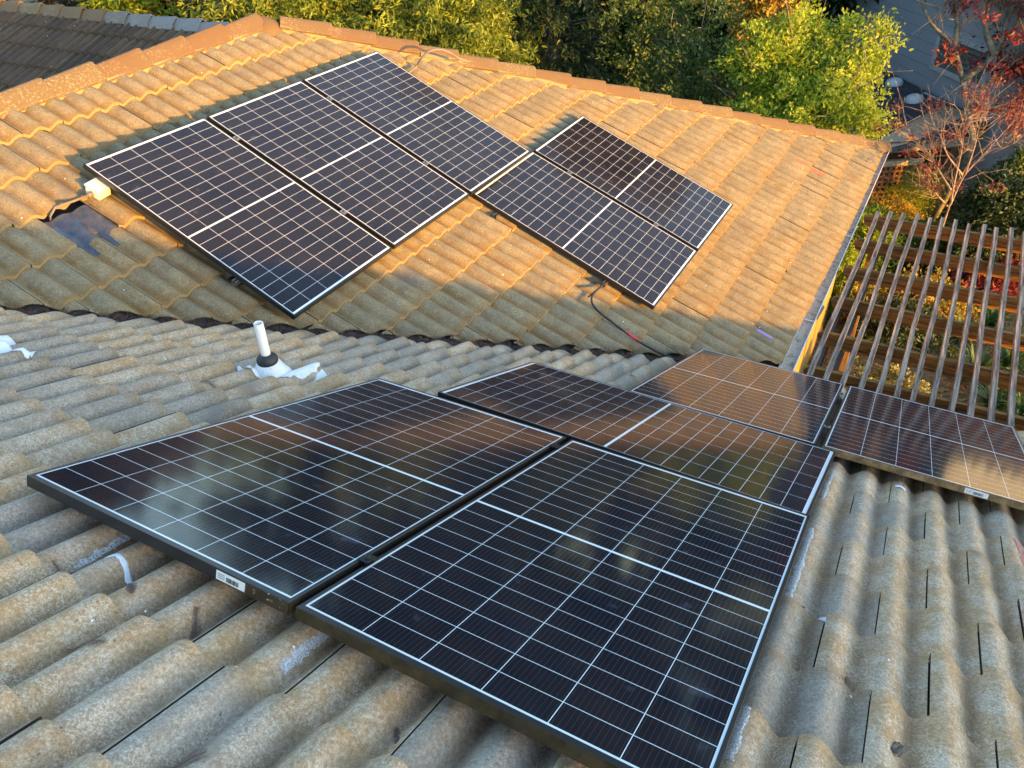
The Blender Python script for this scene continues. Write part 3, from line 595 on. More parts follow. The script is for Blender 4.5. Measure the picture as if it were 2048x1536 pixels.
# vent pipe
vb = onA(541, 745, .095)
mb = MB(); ax = np.array([.035, .0, 1.0]); ax /= np.linalg.norm(ax)
mb.lathe(vb, [(.0235, .03), (.0235, .300), (.0225, .302), (.0185, .302), (.018, .300), (.018, .03)], 28, axis=ax); vp = mb.build('vent_pipe', M['pvc'], house)
mb = MB(); mb.lathe(vb, [(.052, .068), (.054, .078), (.052, .092), (.040, .106), (.028, .116), (.0235, .118)], 28, axis=ax); mb.build('rubber_collar', M['rubber'], vp)
mb = MB(); mb.lathe(vb, [(.105, -.02), (.088, .004), (.072, .035), (.054, .070), (.030, .072)], 28, axis=ax); mb.build('flashing_cone', M['white'], vp)
def asA(u, v, h=.11):
    X = onA(u, v, h); return (X[0], X[1] / CS)
def raggedA(name, pts, width, matl, parent, h=.0035, n=40, ragged=.35, seed=1, wide=None):
    """painted / sealant band lying on the tiles along a run of points (x, s)"""
    rg = np.random.default_rng(seed); pts = np.array(pts, float); seg = np.concatenate([[0], np.cumsum(np.linalg.norm(np.diff(pts, axis=0), axis=1))]); T = np.linspace(0, seg[-1], n)
    X = np.interp(T, seg, pts[:, 0]); S = np.interp(T, seg, pts[:, 1]); d = np.gradient(np.stack([X, S], -1), axis=0); d /= np.linalg.norm(d, axis=1)[:, None]; nn = np.stack([d[:, 1], -d[:, 0]], -1)
    sm = lambda z: np.convolve(z, [.3, .4, .3], 'same'); W_ = (width if wide is None else np.interp(np.linspace(0, 1, n), *wide)); m_ = 9
    wl = W_ / 2 * (1 + ragged * sm(rg.normal(0, 1, n))); wr = W_ / 2 * (1 + ragged * sm(rg.normal(0, 1, n))); k = np.linspace(-1, 1, m_)
    off = np.where(k[None] < 0, wl[:, None] * k[None], wr[:, None] * k[None]); A_ = X[:, None] + nn[:, 0:1] * off; S_ = S[:, None] + nn[:, 1:2] * off
    P = locA(A_, S_, hA(A_, S_) + h * (1 - .8 * k[None] ** 4)); idx = np.arange(n * m_).reshape(n, m_)
    f = np.stack([idx[:-1, :-1], idx[:-1, 1:], idx[1:, 1:], idx[1:, :-1]], -1).reshape(-1, 4); me = np_mesh(name, to_par(P.reshape(-1, 3), parent), f, smooth=True); return link(name, me, matl, parent)
# speckled sealant: alpha broken up by noise so the tile shows through
mm = M['sealant'] = mat('white_sealant', (.66, .68, .70), .8); g = N(mm); o = g.obj(); g.l(g.ramp(g.noise(o, 210, 5, .85), .45, .52), g.b.inputs['Alpha']); g.bump(g.noise(o, 200, 4), .5, .002)
mm = M['sealant_full'] = mat('white_sealant_thick', (.70, .73, .76), .7); g = N(mm); g.bump(g.noise(g.obj(), 50, 4), .6, .006)
# flashing skirt of the vent, pressed over the rolls
raggedA('flashing_skirt', [asA(470, 740), asA(520, 752), asA(585, 752), asA(636, 744)],   .10, M['white'], vp, .016, 60, .12, 3, ([0, .15, .5, .85, 1], [.05, .10, .20, .10, .03]))
raggedA('sealant_smear', [asA(618, 768), asA(645, 752)], .035, M['sealant_full'], house, .004, 16, .35, 4)
raggedA('sealant_smear', [asA(-30, 700), asA(20, 712), asA(62, 716)], .10, M['sealant_full'], house, .006, 30, .25, 5)
raggedA('sealant_smear', [asA(-30, 690), asA(0, 683), asA(18, 690)], .06, M['sealant_full'], house, .006, 20, .25, 15)
raggedA('sealant_smear', [(-.682, -.165), (-.700, .045)], .020, M['sealant'], house, .003, 50, .5, 6)
raggedA('sealant_smear', [(-.648, -.135), (-.672, .045)], .008, M['sealant_full'], house, .004, 50, .4, 7)
raggedA('sealant_smear', [asA(200, 1129), asA(222, 1130), asA(240, 1142), asA(252, 1159)], .016, M['sealant_full'], house, .003, 30, .25, 8)
raggedA('sealant_smear', [(.050, -.145), (.043, .06)], .024, M['sealant'], house, .003, 50, .45, 9)
raggedA('sealant_smear', [asA(1616, 1078), asA(1596, 1140), asA(1574, 1208)], .030, M['sealant'], house, .003, 60, .4, 10)
raggedA('sealant_smear', [asA(1486, 1440), asA(1470, 1490), asA(1450, 1545)], .022, M['sealant'], house, .003, 50, .4, 11)
raggedA('sealant_smear', [asA(1640, 1258), asA(1668, 1260)], .03, M['sealant_full'], house, .003, 16, .45, 12, ([0, .4, 1], [.045, .035, .005]))
raggedA('sealant_smear', [asA(1786, 986), asA(1808, 992)], .02, M['sealant_full'], house, .003, 12, .45, 13)
raggedA('sealant_smear', [asA(1664, 955), asA(1650, 985), asA(1640, 1010)], .02, M['sealant'], house, .003, 30, .45, 14)
raggedA('sealant_smear', [asA(1135, 1515), asA(1165, 1550)], .05, M['sealant_full'], house, .004, 30, .4, 16)
# red chalk marks
raggedA('chalk_mark', [asA(2030, 1098), asA(2060, 1150)], .03, mat('red_chalk', (.42, .16, .15), .9), house, .002, 20, .3, 17)
pv, pf = drape(locB, hB, [to_as_B(1582, 322), to_as_B(1590, 318), to_as_B(1648, 352), to_as_B(1640, 356)], .003, 20, 6)
me = np_mesh('chalk_mark', to_par(pv, house), pf, smooth=True); ck = mat('orange_chalk', (.60, .16, .08), .9); gg = N(ck); gg.l(gg.ramp(gg.noise(gg.obj(), 40, 4, .8), .44, .54), gg.b.inputs['Alpha']); link('chalk_mark', me, ck, house)
pv, pf = drape(locB, hB, [to_as_B(1509, 663), to_as_B(1511, 660), to_as_B(1539, 679), to_as_B(1536, 681)], .004, 20, 4)
me = np_mesh('chalk_mark', to_par(pv, house), pf, smooth=True); link('chalk_mark', me, mat('violet_chalk', (.30, .2, .5), .9), house)

# cables
def spline(pts, n=8):
    P = [np.array(p, float) for p in pts]; P = [2 * P[0] - P[1]] + P + [2 * P[-1] - P[-2]]; out = []
    for i in range(1, len(P) - 2):
        for k in range(n):
            t = k / n; out.append(.5 * ((2 * P[i]) + (-P[i - 1] + P[i + 1]) * t + (2 * P[i - 1] - 5 * P[i] + 4 * P[i + 1] - P[i + 2]) * t * t + (-P[i - 1] + 3 * P[i] - 3 * P[i + 1] + P[i + 2]) * t ** 3))
    out.append(P[-2]); return out
cp = spline([onB(1225, 556, .06), onB(1210, 567, .06), onB(1192, 582, .055), onB(1183, 598, .058), onB(1192, 618, .06), onB(1225, 645, .06), onB(1262, 672, .06), onB(1300, 696, .06), onB(1338, 714, .06), onB(1366, 724, .06)])
e = empty('power_cable', tuple(cp[20]), 'black cable with a red sleeve running down the tiles into the valley', 'cable')
MB().tube(cp, .0085, 10).build('sheath', M['cable'], e); MB().tube(spline([onB(1250, 663, .060), onB(1266, 674.5, .060), onB(1281, 684, .060)]), .0100, 10).build('red_sleeve', M['red'], e)
MB().tube(spline([onB(1232, 548, .06), onB(1216, 560, .062), onB(1200, 574, .055), onB(1184, 588, .060), onB(1176, 594, .07)]), .0065, 8).build('second_lead', M['cable'], e)
cp = spline([onB(818, 145, .09), onB(834, 132, .055), onB(842, 118, -.04), onB(858, 103, -.13), onB(880, 99, -.16), onB(900, 106, -.14), onB(916, 116, -.07), onB(930, 121, -.05)])
MBc = MB().tube(cp, .011, 10); o = MBc.build('grey_conduit', M['conduit']); tag(o, 'grey looped conduit crossing the hip caps at the top panel corner', 'conduit')
# dark panel edge lying beyond the hip
a, b = onB(912, 116, -.02), onB(1010, 132, -.02)
e = empty('rear_panel', tuple((a + b) / 2 + np.array([-.2, .55, -.35])), 'black module edge just showing beyond the hip caps, with a small pale sticker', 'solar panel')
t = (b - a) / np.linalg.norm(b - a); s = np.array([-.55, .83, 0.0]); s -= t * (t @ s); s[2] -= .40; s -= t * (t @ s); s /= np.linalg.norm(s); n = np.cross(t, s); n = n if n[2] > 0 else -n
c = (a + b) / 2 + np.array([-.10, .10, -.03]) + t * .25
MB().box(c + s * .5 - n * .02, (1.7, 1.0, .035), (t, s, n)).build('module', M['frame'], e)
MB().box(c + s * .03 - n * .0 - t * .25, (.07, .02, .003), (t, s, n)).build('sticker', M['label'], e)
# wire standing by the apex
# ------------------------------------------------------------------ dry needles in the valley, fronds and bits on the tiles
def strands(n, fn, length, width, rg):
    P, = [np.array([fn(rg) for _ in range(n)])]; th = rg.uniform(0, 2 * np.pi, n); el = rg.normal(0, .35, n); L = length * rg.uniform(.4, 1.3, n)
    d = np.stack([np.cos(th) * np.cos(el), np.sin(th) * np.cos(el), np.sin(el)], -1); s = np.stack([-np.sin(th), np.cos(th), rg.normal(0, .5, n)], -1)
    s *= (width * rg.uniform(.5, 1.5, n))[:, None]; bend = np.stack([rg.normal(0, .2, n), rg.normal(0, .2, n), rg.uniform(0, .3, n)], -1) * L[:, None]
    m_ = P + d * (L / 2)[:, None] + bend; e_ = P + d * L[:, None]
    v = np.stack([P - s / 2, P + s / 2, m_ + s / 2, m_ - s / 2, e_ + s / 4, e_ - s / 4], 1).reshape(-1, 3); i = np.arange(n)[:, None] * 6
    f = np.concatenate([i + np.array([[0, 1, 2, 3]]), i + np.array([[3, 2, 4, 5]])]); return v, f, np.repeat(rg.random(n), 6)
def vpos(rg):
    y = rg.uniform(-.1, 4.4); dens = .5 + .5 * math.sin(y * 7) * math.sin(y * 2.3 + 1)
    if rg.random() > .35 + .65 * dens: y += rg.uniform(-.25, .25)
    o = rg.normal(0.02, .042); z = -TP * y - (H0 + .010) / CS + abs(o) * .25 + abs(rg.normal(0, .010 + .012 * dens)); return (y + VD + o * .7, y - o * .7, z)
v, f, a = strands(16000, vpos, .055, .0028, R); me = np_mesh('debris', v, f, {'leaf': a}); o = link('needle_litter', me, M['needles']); tag(o, 'dark brown dry needles and leaves clogging the valley between the two roofs', 'needle litter', kind='stuff')
def onroof(rg, side):
    if side: x = rg.uniform(-4.5, 2.2); a_ = .077 + .15 * round((x - .077) / .15) + rg.normal(0, .018); y = rg.uniform(max(-.6, a_ - VD - 3.4), min(4.1, a_ - VD - .15)); s_ = y / CS; return tuple(locA(np.array(a_), np.array(s_), hA(np.array(a_), np.array(s_)) + .003))
    y = rg.uniform(.6, 9.5); a_ = -1.4305 + .1512 * round((-y + 1.4305) / .1512) + rg.normal(0, .018); x = rg.uniform(max(-4.3, -4.4 + max(0, (-a_ - 4.9)) * .98), min(.35, -a_ + VD - .15)) if min(.35, -a_ + VD - .15) > max(-4.3, -4.4 + max(0, (-a_ - 4.9)) * .98) else -3.0
    s_ = x / CS + .017 * max(0, min(8, 8 + a_)); return tuple(locB(np.array(a_), np.array(s_), hB(np.array(a_), np.array(s_)) + .003))
v1 = [onroof(R, True) for _ in range(170)]; v2 = [onroof(R, False) for _ in range(200)]; pool = v1 + v2
def near(rg): c_ = np.array(pool[rg.integers(len(pool))]); return tuple(c_ + rg.normal(0, .022, 3) * np.array([1, 1, .12]) - np.array([0, 0, 0]))
v, f, a = strands(2600, near, .030, .0016, R); me = np_mesh('litter', v, f, {'leaf': a}); o = link('scattered_needles', me, M['needles']); tag(o, 'thin scatter of dry brown needles in the tile troughs of both roofs', 'needle litter', kind='stuff')
def frond(u, v, L, ang, label):
    X = onA(u, v, .105); x0, s0 = X[0], X[1] / CS; mb = MB(); pts = []
    for k in range(9):
        t = k / 8; xx = x0 + math.cos(ang) * L * (t - .5) + .006 * math.sin(t * 5); ss = s0 + math.sin(ang) * L * (t - .5); pts.append(locA(np.array(xx), np.array(ss), hA(np.array(xx), np.array(ss)) + .005))
    mb.tube(pts, .0009, 5)
    for k in range(26):
        t = k / 26; i = min(int(t * 8), 7); p = pts[i] + (pts[i + 1] - pts[i]) * (t * 8 - i); d = (pts[i + 1] - pts[i]) / np.linalg.norm(pts[i + 1] - pts[i]); sd = np.cross(d, nA)
        ll = L * .24 * math.sin(math.pi * min(1, t * .85 + .12)) ** .6
        for sg in (-1, 1):
            q = p + (sd * sg * .8 + d * .6) * ll + nA * .002; mb.add([p - d * .0011, p + d * .0011, q + d * .0006, q - d * .0006], [(0, 1, 2, 3)])
    o = mb.build('fallen_frond', M['frond']); tag(o, label, 'dry frond', 'fallen dry conifer sprays on the near roof')
frond(380, 1248, .075, 2.2, 'small dry brown frond on the tiles below the barcode sticker')
frond(160, 1306, .10, .3, 'thin dry frond lying along a tile joint at lower left')
frond(787, 1470, .055, 2.0, 'small dry frond on the tiles under the nearest panel edge')
frond(355, 1532, .09, .6, 'dark dry frond cut by the bottom edge of the photo at left')
frond(405, 770, .16, .2, 'dry frond between tile rolls to the left of the vent pipe')
frond(250, 1190, .07, -.5, 'thin dry twig frond under the curved white smear')
frond(1690, 1365, .08, 1.3, 'dry frond in the tile trough at lower right')
frond(1600, 1218, .05, .8, 'dark tuft of dry frond beside the right edge of the nearest panel')
frond(118, 1140, .09, .1, 'dark tuft of dry needles by the left end of the white smear')
frond(1745, 1000, .05, 1.9, 'small reddish frond just below the golden frame edge')
# crumpled scrap at lower right
X = onA(1795, 1500, .10); mb = MB(); t = np.array([.35, .75, -.33]); t /= np.linalg.norm(t); s = np.cross(nA, t)
for k in range(5): mb.box(X + s * (.007 * (k - 2)) + nA * (.004 + .003 * (k % 2)), (.055 - .004 * k, .0065, .004), (t, s, nA), bev=.001)
o = mb.build('wood_chip', M['slat']); tag(o, 'short splintered grey wood chip lying in a tile trough at lower right', 'wood chip')

# ------------------------------------------------------------------ far wing roof at top left
wing = empty('neighbouring_roof', (-9, 4, -4.9), 'dark brown tiled roof in shade beyond the ridge at top left', 'house')
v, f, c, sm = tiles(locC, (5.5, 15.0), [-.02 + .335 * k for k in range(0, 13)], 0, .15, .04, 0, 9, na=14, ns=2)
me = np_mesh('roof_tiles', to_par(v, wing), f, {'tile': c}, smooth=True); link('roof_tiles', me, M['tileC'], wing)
mb = MB(); quad(mb, [(-5.5, CY, CZ - .03), (-15, CY, CZ - .03), (-15, CY - 3.6, CZ - .03 - 3.6 * TP), (-5.5, CY - 3.6, CZ - .03 - 3.6 * TP)]); quad(mb, [(-15, CY, CZ), (-5.6, CY, CZ), (-5.6, CY + 4, CZ - 4 * TP), (-15, CY + 4, CZ - 4 * TP)]); mb.build('roof_deck', M['tileC'], wing)
mb = MB(); mb.box((-10.5, CY + .2, -3.2), (9, 6.4, 3.2)); mb.build('house_wall', M['yellow'], wing)
cap_line('ridge_cap', (-5.4, CY, CZ + .03), (-8.25, CY, CZ + .03), .4, .4, 7, M['cap_shaded'], wing, 6, mortar=False)
cap_line('ridge_cap', (-8.25, CY, CZ + .03), (-12.4, CY, CZ + .03), .4, .4, 10, M['cap'], wing, 7, mortar=False)  # sunlit end of the same ridge, set apart by the terracotta colour

# ------------------------------------------------------------------ ground
GZ = -4.9
mb = MB(); mb.add([(-150, -150, GZ), (150, -150, GZ), (150, 200, GZ), (-150, 200, GZ)], [(0, 1, 2, 3)]); o = mb.build('ground', M['soil']); tag(o, kind='structure')

# ------------------------------------------------------------------ pergola
PZ = -2.20
pg = empty('pergola', (1.6, 6.4, GZ), 'wooden pergola of weathered grey slats over dark beams beside the yellow wall', 'pergola')
rg = np.random.default_rng(21)
def slat(x, y0, y1, lean):
    mb = MB(); n = 26; w_ = .044; h_ = .040; vs = []; fs = []
    for i in range(n + 1):
        y = y0 + (y1 - y0) * i / n; dx = .005 * math.sin(y * 2.1 + x * 9) + .0012 * math.sin(y * 6.3 + x * 23) + lean * (y - y0); dz = .004 * math.sin(y * 3.3 + x * 5); j = rg.normal(0, .0009, 4)
        vs += [(x + dx - w_ / 2 + j[0], y, PZ - h_ + dz), (x + dx + w_ / 2 + j[1], y, PZ - h_ + dz), (x + dx + w_ / 2 - .003 + j[1], y, PZ + dz + j[2]), (x + dx + j[3] * 1.5, y, PZ + dz - .002), (x + dx - w_ / 2 + .003 + j[0], y, PZ + dz + j[2])]
    for i in range(n):
        for k in range(5): fs.append((i * 5 + k, i * 5 + (k + 1) % 5, (i + 1) * 5 + (k + 1) % 5, (i + 1) * 5 + k))
    fs += [(0, 1, 2, 3, 4), tuple(n * 5 + k for k in (4, 3, 2, 1, 0))]; mb.add(vs, fs); mb.build('slat', M['slat'], pg)
for i in range(22): slat(.645 + .1295 * i + rg.normal(0, .004), 4.66 + rg.normal(0, .01), 8.18 + .006 * i + rg.normal(0, .03), rg.normal(0, .0016) + .006)
for i, yy in enumerate((8.06, 7.42, 6.77, 6.12, 5.47, 4.90)):
    mb = MB(); x0 = .548 + .006 * i; zt = PZ - .038; hh = .14; t2 = .019
    pr_ = [(x0 + .035, zt), (x0, zt - .04), (x0 + .02, zt - .10), (x0 + .09, zt - hh), (4.6, zt - hh), (4.6, zt)]; K = len(pr_)
    mb.add([(x, yy - t2, z) for x, z in pr_] + [(x, yy + t2, z) for x, z in pr_], [tuple(range(K - 1, -1, -1)), tuple(range(K, 2 * K))] + [(k, (k + 1) % K, K + (k + 1) % K, K + k) for k in range(K)]); mb.build('beam', M['beam'], pg)
for xx in (.66, .80, 3.5): mb = MB(); mb.box((xx, 6.5, PZ - .038 - .142 - .07), (.038, 3.9, .14)); mb.build('girder', M['girder'], pg)
for xx, yy in ((.73, 5.0), (.73, 8.0), (3.56, 5.0), (3.56, 8.0)): mb = MB(); mb.box((xx, yy, (GZ + PZ - .33) / 2), (.09, .09, PZ - .33 - GZ), bev=.005); mb.build('post', M['post'], pg)
mb = MB(); mb.box((2.6, 4.685, PZ - .09), (4.2, .04, .14)); mb.build('ledger', M['beam'], pg)

# ------------------------------------------------------------------ foliage
def leaves(centres, radii, n, size, rg, asp=.42, clump=.16, squash=1.0, dens_pow=.45, outward=.6, droop=.0, shade=None):
    """n small folded leaves in clumps spread through several ellipsoid blobs"""
    centres = np.array(centres, float); radii = np.array(radii, float); per = 34; nc = max(1, n // per)
    vol = radii.prod(1) ** .8; pick = rg.choice(len(centres), nc, p=vol / vol.sum()); d = rg.normal(0, 1, (nc, 3)); d /= np.linalg.norm(d, axis=1)[:, None]
    rr = rg.random(nc) ** dens_pow * (1 + .22 * np.sin(d[:, 0] * 5 + pick) * np.cos(d[:, 2] * 6 + pick * 2)); cc = centres[pick] + d * radii[pick] * rr[:, None]
    ct = rg.normal(.5, .17, nc)                                                     # clump tint
    k = per; P = np.repeat(cc, k, 0) + rg.normal(0, clump / 2, (nc * k, 3)) * np.array([1, 1, .7]); N_ = len(P)
    out = np.repeat(d, k, 0) * outward + rg.normal(0, .7, (N_, 3)); out[:, 2] -= droop; out /= np.linalg.norm(out, axis=1)[:, None]
    r2 = rg.normal(0, 1, (N_, 3)); r2[:, 2] += .4; side = np.cross(out, r2); side /= np.linalg.norm(side, axis=1)[:, None]; nr = np.cross(side, out)
    L = size * rg.uniform(.6, 1.3, N_); W_ = L * asp
    a_ = P; b_ = P + out * (L * .45)[:, None] + side * (W_ / 2)[:, None] + nr * (L * .06)[:, None]; c_ = P + out * L[:, None] - nr * (L * .08)[:, None]; d_ = P + out * (L * .45)[:, None] - side * (W_ / 2)[:, None] + nr * (L * .06)[:, None]
    v = np.stack([a_, b_, c_, d_], 1).reshape(-1, 3); f = np.arange(N_ * 4).reshape(-1, 4); at = np.clip(np.repeat(ct, k) + rg.normal(0, .16, N_), 0, 1)
    return v, f, np.repeat(at, 4)
def limb(mb, p, q, r0, r1, rg, n=6, wob=.12):
    p, q = np.array(p, float), np.array(q, float); L = np.linalg.norm(q - p); pts = []; w1 = rg.normal(0, wob * L * .3, 3); w2 = rg.normal(0, wob * L * .3, 3)
    for i in range(n + 1): t = i / n; pts.append(p + (q - p) * t + w1 * math.sin(math.pi * t) + w2 * math.sin(2 * math.pi * t) * .5)
    mb.tube(pts, [r0 + (r1 - r0) * i / n for i in range(n + 1)], 7); return pts
def tree(name, base, blobs, n, size, matl, label, cat='tree', bark='bark', r0=.10, group=None, seed=0, twigs=10, core=0, **kw):
    rg = np.random.default_rng(100 + seed); e = empty(name, tuple(base), label, cat, group); cen = np.array([b[0] for b in blobs]); rad = np.array([b[1] for b in blobs], float)
    if rad.ndim == 1: rad = np.stack([rad] * 3, 1)
    v, f, a = leaves(cen, rad, n, size, rg, **kw)
    if core: v2, f2, a2 = leaves(cen, rad * .72, core, .7, rg, asp=.7, clump=.6, dens_pow=.8); f = np.concatenate([f, f2 + len(v)]); v = np.concatenate([v, v2]); a = np.concatenate([a, a2 * .3])  # large darkened inner leaves, added to block sky in the panel reflections
    me = np_mesh('crown', to_par(v, e), f, {'leaf': a}); link('crown', me, M[matl], e)
    mb = MB(); base = np.array(base, float); mid_ = cen.mean(0); fork = base * .45 + mid_ * .55; fork[:2] = base[:2] * .7 + mid_[:2] * .3; limb(mb, base, fork, r0, r0 * .6, rg)
    for i in range(len(cen)):
        p = limb(mb, fork, cen[i], r0 * .5, r0 * .2, rg)
        for k in range(twigs):
            q = cen[i] + rg.normal(0, .6, 3) * rad[i]; limb(mb, p[rg.integers(2, 7)], q, r0 * .14, r0 * .03, rg, 4, .2)
    mb.build('trunk', M[bark], e); return e
def W(u, v, d): return tuple(far(u, v, d))
def gnd(u, v, d): p = far(u, v, d); return (p[0], p[1], GZ)
# the row of trees beyond the house
tree('broadleaf_tree', gnd(560, 40, 13.2), [(W(500, 60, 12.6), (.75, .75, .8)), (W(590, 30, 12.9), (.8, .8, .9)), (W(660, 70, 12.4), (.7, .7, .7)), (W(540, 150, 12.8), (1.1, 1.1, .8)), (W(600, -130, 13.3), (.9, .9, 1.0))], 22000, .095, 'leaf_olive',
     'bright yellow green tree with narrow drooping leaves behind the roof apex', group='trees beyond the house', seed=1, asp=.30, droop=.5)
tree('broadleaf_tree', gnd(900, 80, 12.6), [(W(830, 40, 12.3), (.8, .8, .8)), (W(930, 60, 12.2), (.75, .75, .8)), (W(880, 130, 12.0), (.8, .8, .5)), (W(980, 110, 12.4), (.55, .55, .6)), (W(900, -110, 12.8), (.9, .9, 1.0))], 22000, .095, 'leaf_olive',
     'yellow green tree with narrow leaves behind the looped grey conduit', group='trees beyond the house', seed=2, asp=.30, droop=.5)
tree('broadleaf_tree', gnd(1110, 80, 15), [(W(1100, 60, 14.5), (1.3, 1.2, 1.3)), (W(1050, 170, 14.2), (1.0, 1.0, .8)), (W(1130, -150, 15.2), (1.4, 1.4, 1.4))], 15000, .10, 'leaf_dark',
     'dark green tree in shade near the middle of the top edge', group='trees beyond the house', seed=3, asp=.34, droop=.4)
tree('broadleaf_tree', gnd(1350, 150, 14), [(W(1290, 90, 13.6), (.9, .9, 1.2)), (W(1400, 110, 13.4), (.9, .9, 1.1)), (W(1300, 210, 13.2), (.9, .9, .6)), (W(1440, 220, 13.3), (.8, .8, .6)), (W(1330, -60, 14), (1.1, 1.1, .9))], 19000, .065, 'leaf_mid',
     'loose mid green tree with tiny leaves left of the grey house and bright tree', group='trees beyond the house', seed=4, asp=.5)
tree('broadleaf_tree', gnd(1620, 170, 12.6), [(W(1545, 130, 12.6), (.6, .6, .7)), (W(1600, 60, 12.8), (.35, .35, .4)), (W(1650, 110, 12.8), (.42, .42, .38)), (W(1690, 170, 12.3), (.5, .5, .38)), (W(1600, 220, 12.2), (.65, .6, .4)), (W(1690, 240, 12.2), (.55, .5, .28)), (W(1755, 75, 12.6), (.30, .28, .26)), (W(1500, 245, 12.2), (.55, .5, .3)), (W(1735, 130, 12.6), (.26, .26, .26)), (W(1700, 60, 12.9), (.22, .22, .22)), (W(1570, 170, 12.5), (.5, .5, .4))], 27000, .066, 'leaf_bright',
     'sunlit bright green tree with small oval leaves in front of the grey neighbouring house', group='trees beyond the house', seed=5, asp=.5, clump=.15, dens_pow=.5, twigs=14)
tree('yellowing_tree', gnd(1540, 20, 17), [(W(1530, 10, 16.2), (.5, .5, .6)), (W(1590, 60, 16), (.35, .35, .5)), (W(1500, 60, 16.4), (.3, .3, .4))], 5200, .10, 'leaf_yellow',
     'tree with orange yellow autumn leaves at the top edge above the bright green one', seed=6, asp=.5)
# taller trees farther off; heights and dense cores shaped to darken panel reflections
def tall(azd, d, top, r, n, ml, label, seed, size=.16, zlow=-3.2):
    rg = np.random.default_rng(seed); a = math.radians(azd); x, y = CAM[0] + math.sin(a) * d, CAM[1] + math.cos(a) * d; bl = []; z = zlow
    while z < top - r * .4:
        f_ = 1 - .3 * max(0, (z - zlow) / (top - zlow)) ** 1.5; rr = r * f_; bl.append(((x + rg.normal(0, .25) * r, y + rg.normal(0, .25) * r, z), (rr, rr, rr * .95))); z += rr * .95
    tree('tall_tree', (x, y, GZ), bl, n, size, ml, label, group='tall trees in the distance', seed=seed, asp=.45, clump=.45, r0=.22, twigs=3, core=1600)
for (azd, d, top, r, n, ml, lb) in ((-62, 20, 6.0, 2.6, 14000, 'leaf_rust', 'tall tree beyond the shaded roof at the top left corner'), (-54, 19, 4.6, 2.5, 14000, 'leaf_dark', 'tall dark tree above the left end of the shaded roof ridge'),
        (-50.5, 17, 4.2, 1.9, 11000, 'leaf_rust', 'tall tree above the shaded roof ridge, left of the bright trees'), (-42.5, 20, 1.9, 2.6, 14000, 'leaf_dark', 'dark tree behind the left end of the bright trees'),
        (-34.5, 20, 5.6, 2.9, 14000, 'leaf_dark', 'dark tree between the two bright yellow green trees'), (-27, 20, 8.0, 3.0, 16000, 'leaf_dark', 'far dark tree behind the shaded one at the middle top'),
        (-19, 20, 8.6, 3.0, 16000, 'leaf_dark', 'far dark tree behind the loose tiny leaved one'), (-11.5, 21, 8.6, 3.0, 16000, 'leaf_dark', 'far dark tree behind the orange yellow leaves'),
        (-1, 33, 13.0, 4.2, 12000, 'leaf_dark', 'far dark tree rising behind the grey neighbouring house'), (9, 30, 12.0, 4.5, 9000, 'leaf_dark', 'far dark tree behind the red leaved tree')):
    tall(azd, d, top, r, n, ml, lb, 200 + int(azd * 3))
for azd, top in ((-30.5, 8.0), (-23, 9.6), (-15, 10), (-6, 10.5)): tall(azd, 25, top, 3.2, 7000, 'leaf_dark', 'added farthest dark tree blocking reflected sky %s' % {-30.5: 'at the middle left', -23: 'above the middle of the hip', -15: 'above the loose small leaved tree', -6: 'above the bright right hand tree'}[azd], 300 + int(azd))  # extra trees added to close sky gaps mirrored in the near panels
c = far(265, -6, 15.5); tree('distant_tree', (c[0], c[1], GZ), [(tuple(c), (.7, .7, .55))], 4200, .1, 'leaf_bright', 'small sunlit yellow green tree top above the shaded roof ridge', seed=29, asp=.4, clump=.25)

# ------------------------------------------------------------------ grey neighbouring house, top right
d0 = np.array([-.61, .79, 0]); d0 /= np.linalg.norm(d0); nn = np.array([-.79, -.61, 0]); nn /= np.linalg.norm(nn); zv = np.array([0, 0, 1.])
B0 = onz(1925, 214, -3.3); B0 = B0 - d0 * 2.4
nb = empty('grey_house', (B0[0], B0[1], GZ), 'grey sided neighbouring house with a shuttered window at top right', 'house')
LN = 9.0; HT = 2.15; c = B0 + d0 * LN / 2
mb = MB(); mb.box((c[0], c[1], -3.3 + HT / 2 - .8) - nn * 2.0, (LN, 4.0, HT + 1.6), (d0, nn, zv))
for k in range(11): mb.box(c + nn * .006 + zv * (.2 * k + .1), (LN, .014, .188), (d0, nn * 1.0 + zv * .0, zv))
mb.build('wall', M['siding'], nb)
wk = nn @ (B0 + nn * .012); wl, wt = onplane(1866, 132, nn, wk), onplane(1882, 64, nn, wk); WH = float(np.linalg.norm((wt - wl) * zv)); wc = wl - d0 * .75 + zv * WH / 2
mb = MB(); mb.box(wc - d0 * .75 + nn * .02, (.09, .05, WH), (d0, nn, zv)); mb.box(wc + d0 * .75 + nn * .02, (.09, .05, WH), (d0, nn, zv)); mb.box(wc + zv * WH / 2 + nn * .02, (1.6, .05, .09), (d0, nn, zv)); mb.box(wc - zv * WH / 2 + nn * .02, (1.6, .05, .09), (d0, nn, zv)); wf = mb.build('window', M['trim'], nb)
mb = MB(); mb.box(wc + nn * .005, (1.42, .02, WH - .08), (d0, nn, zv))
for k in range(int(WH / .1) - 1): mb.box(wc + nn * .02 + zv * (-WH / 2 + .1 + .1 * k), (1.40, .012, .075), (d0, (nn + zv * .5) / 1.118, (zv - nn * .5) / 1.118))
mb.build('shutter', M['blind'], wf)
mb = MB(); rt = B0 + zv * HT + nn * .45; r1 = rt + d0 * LN
quad(mb, [rt + zv * .0, r1, r1 - nn * 3.5 + zv * 1.5, rt - nn * 3.5 + zv * 1.5]); mb.box((rt + r1) / 2 - zv * .075 + nn * .0, (LN, .03, .15), (d0, nn, zv), mi=1); mb.box((rt + r1) / 2 - zv * .11 - nn * .23, (LN, .42, .02), (d0, nn, zv), mi=1); mb.build('roof', [M['shingle'], M['trim']], nb)
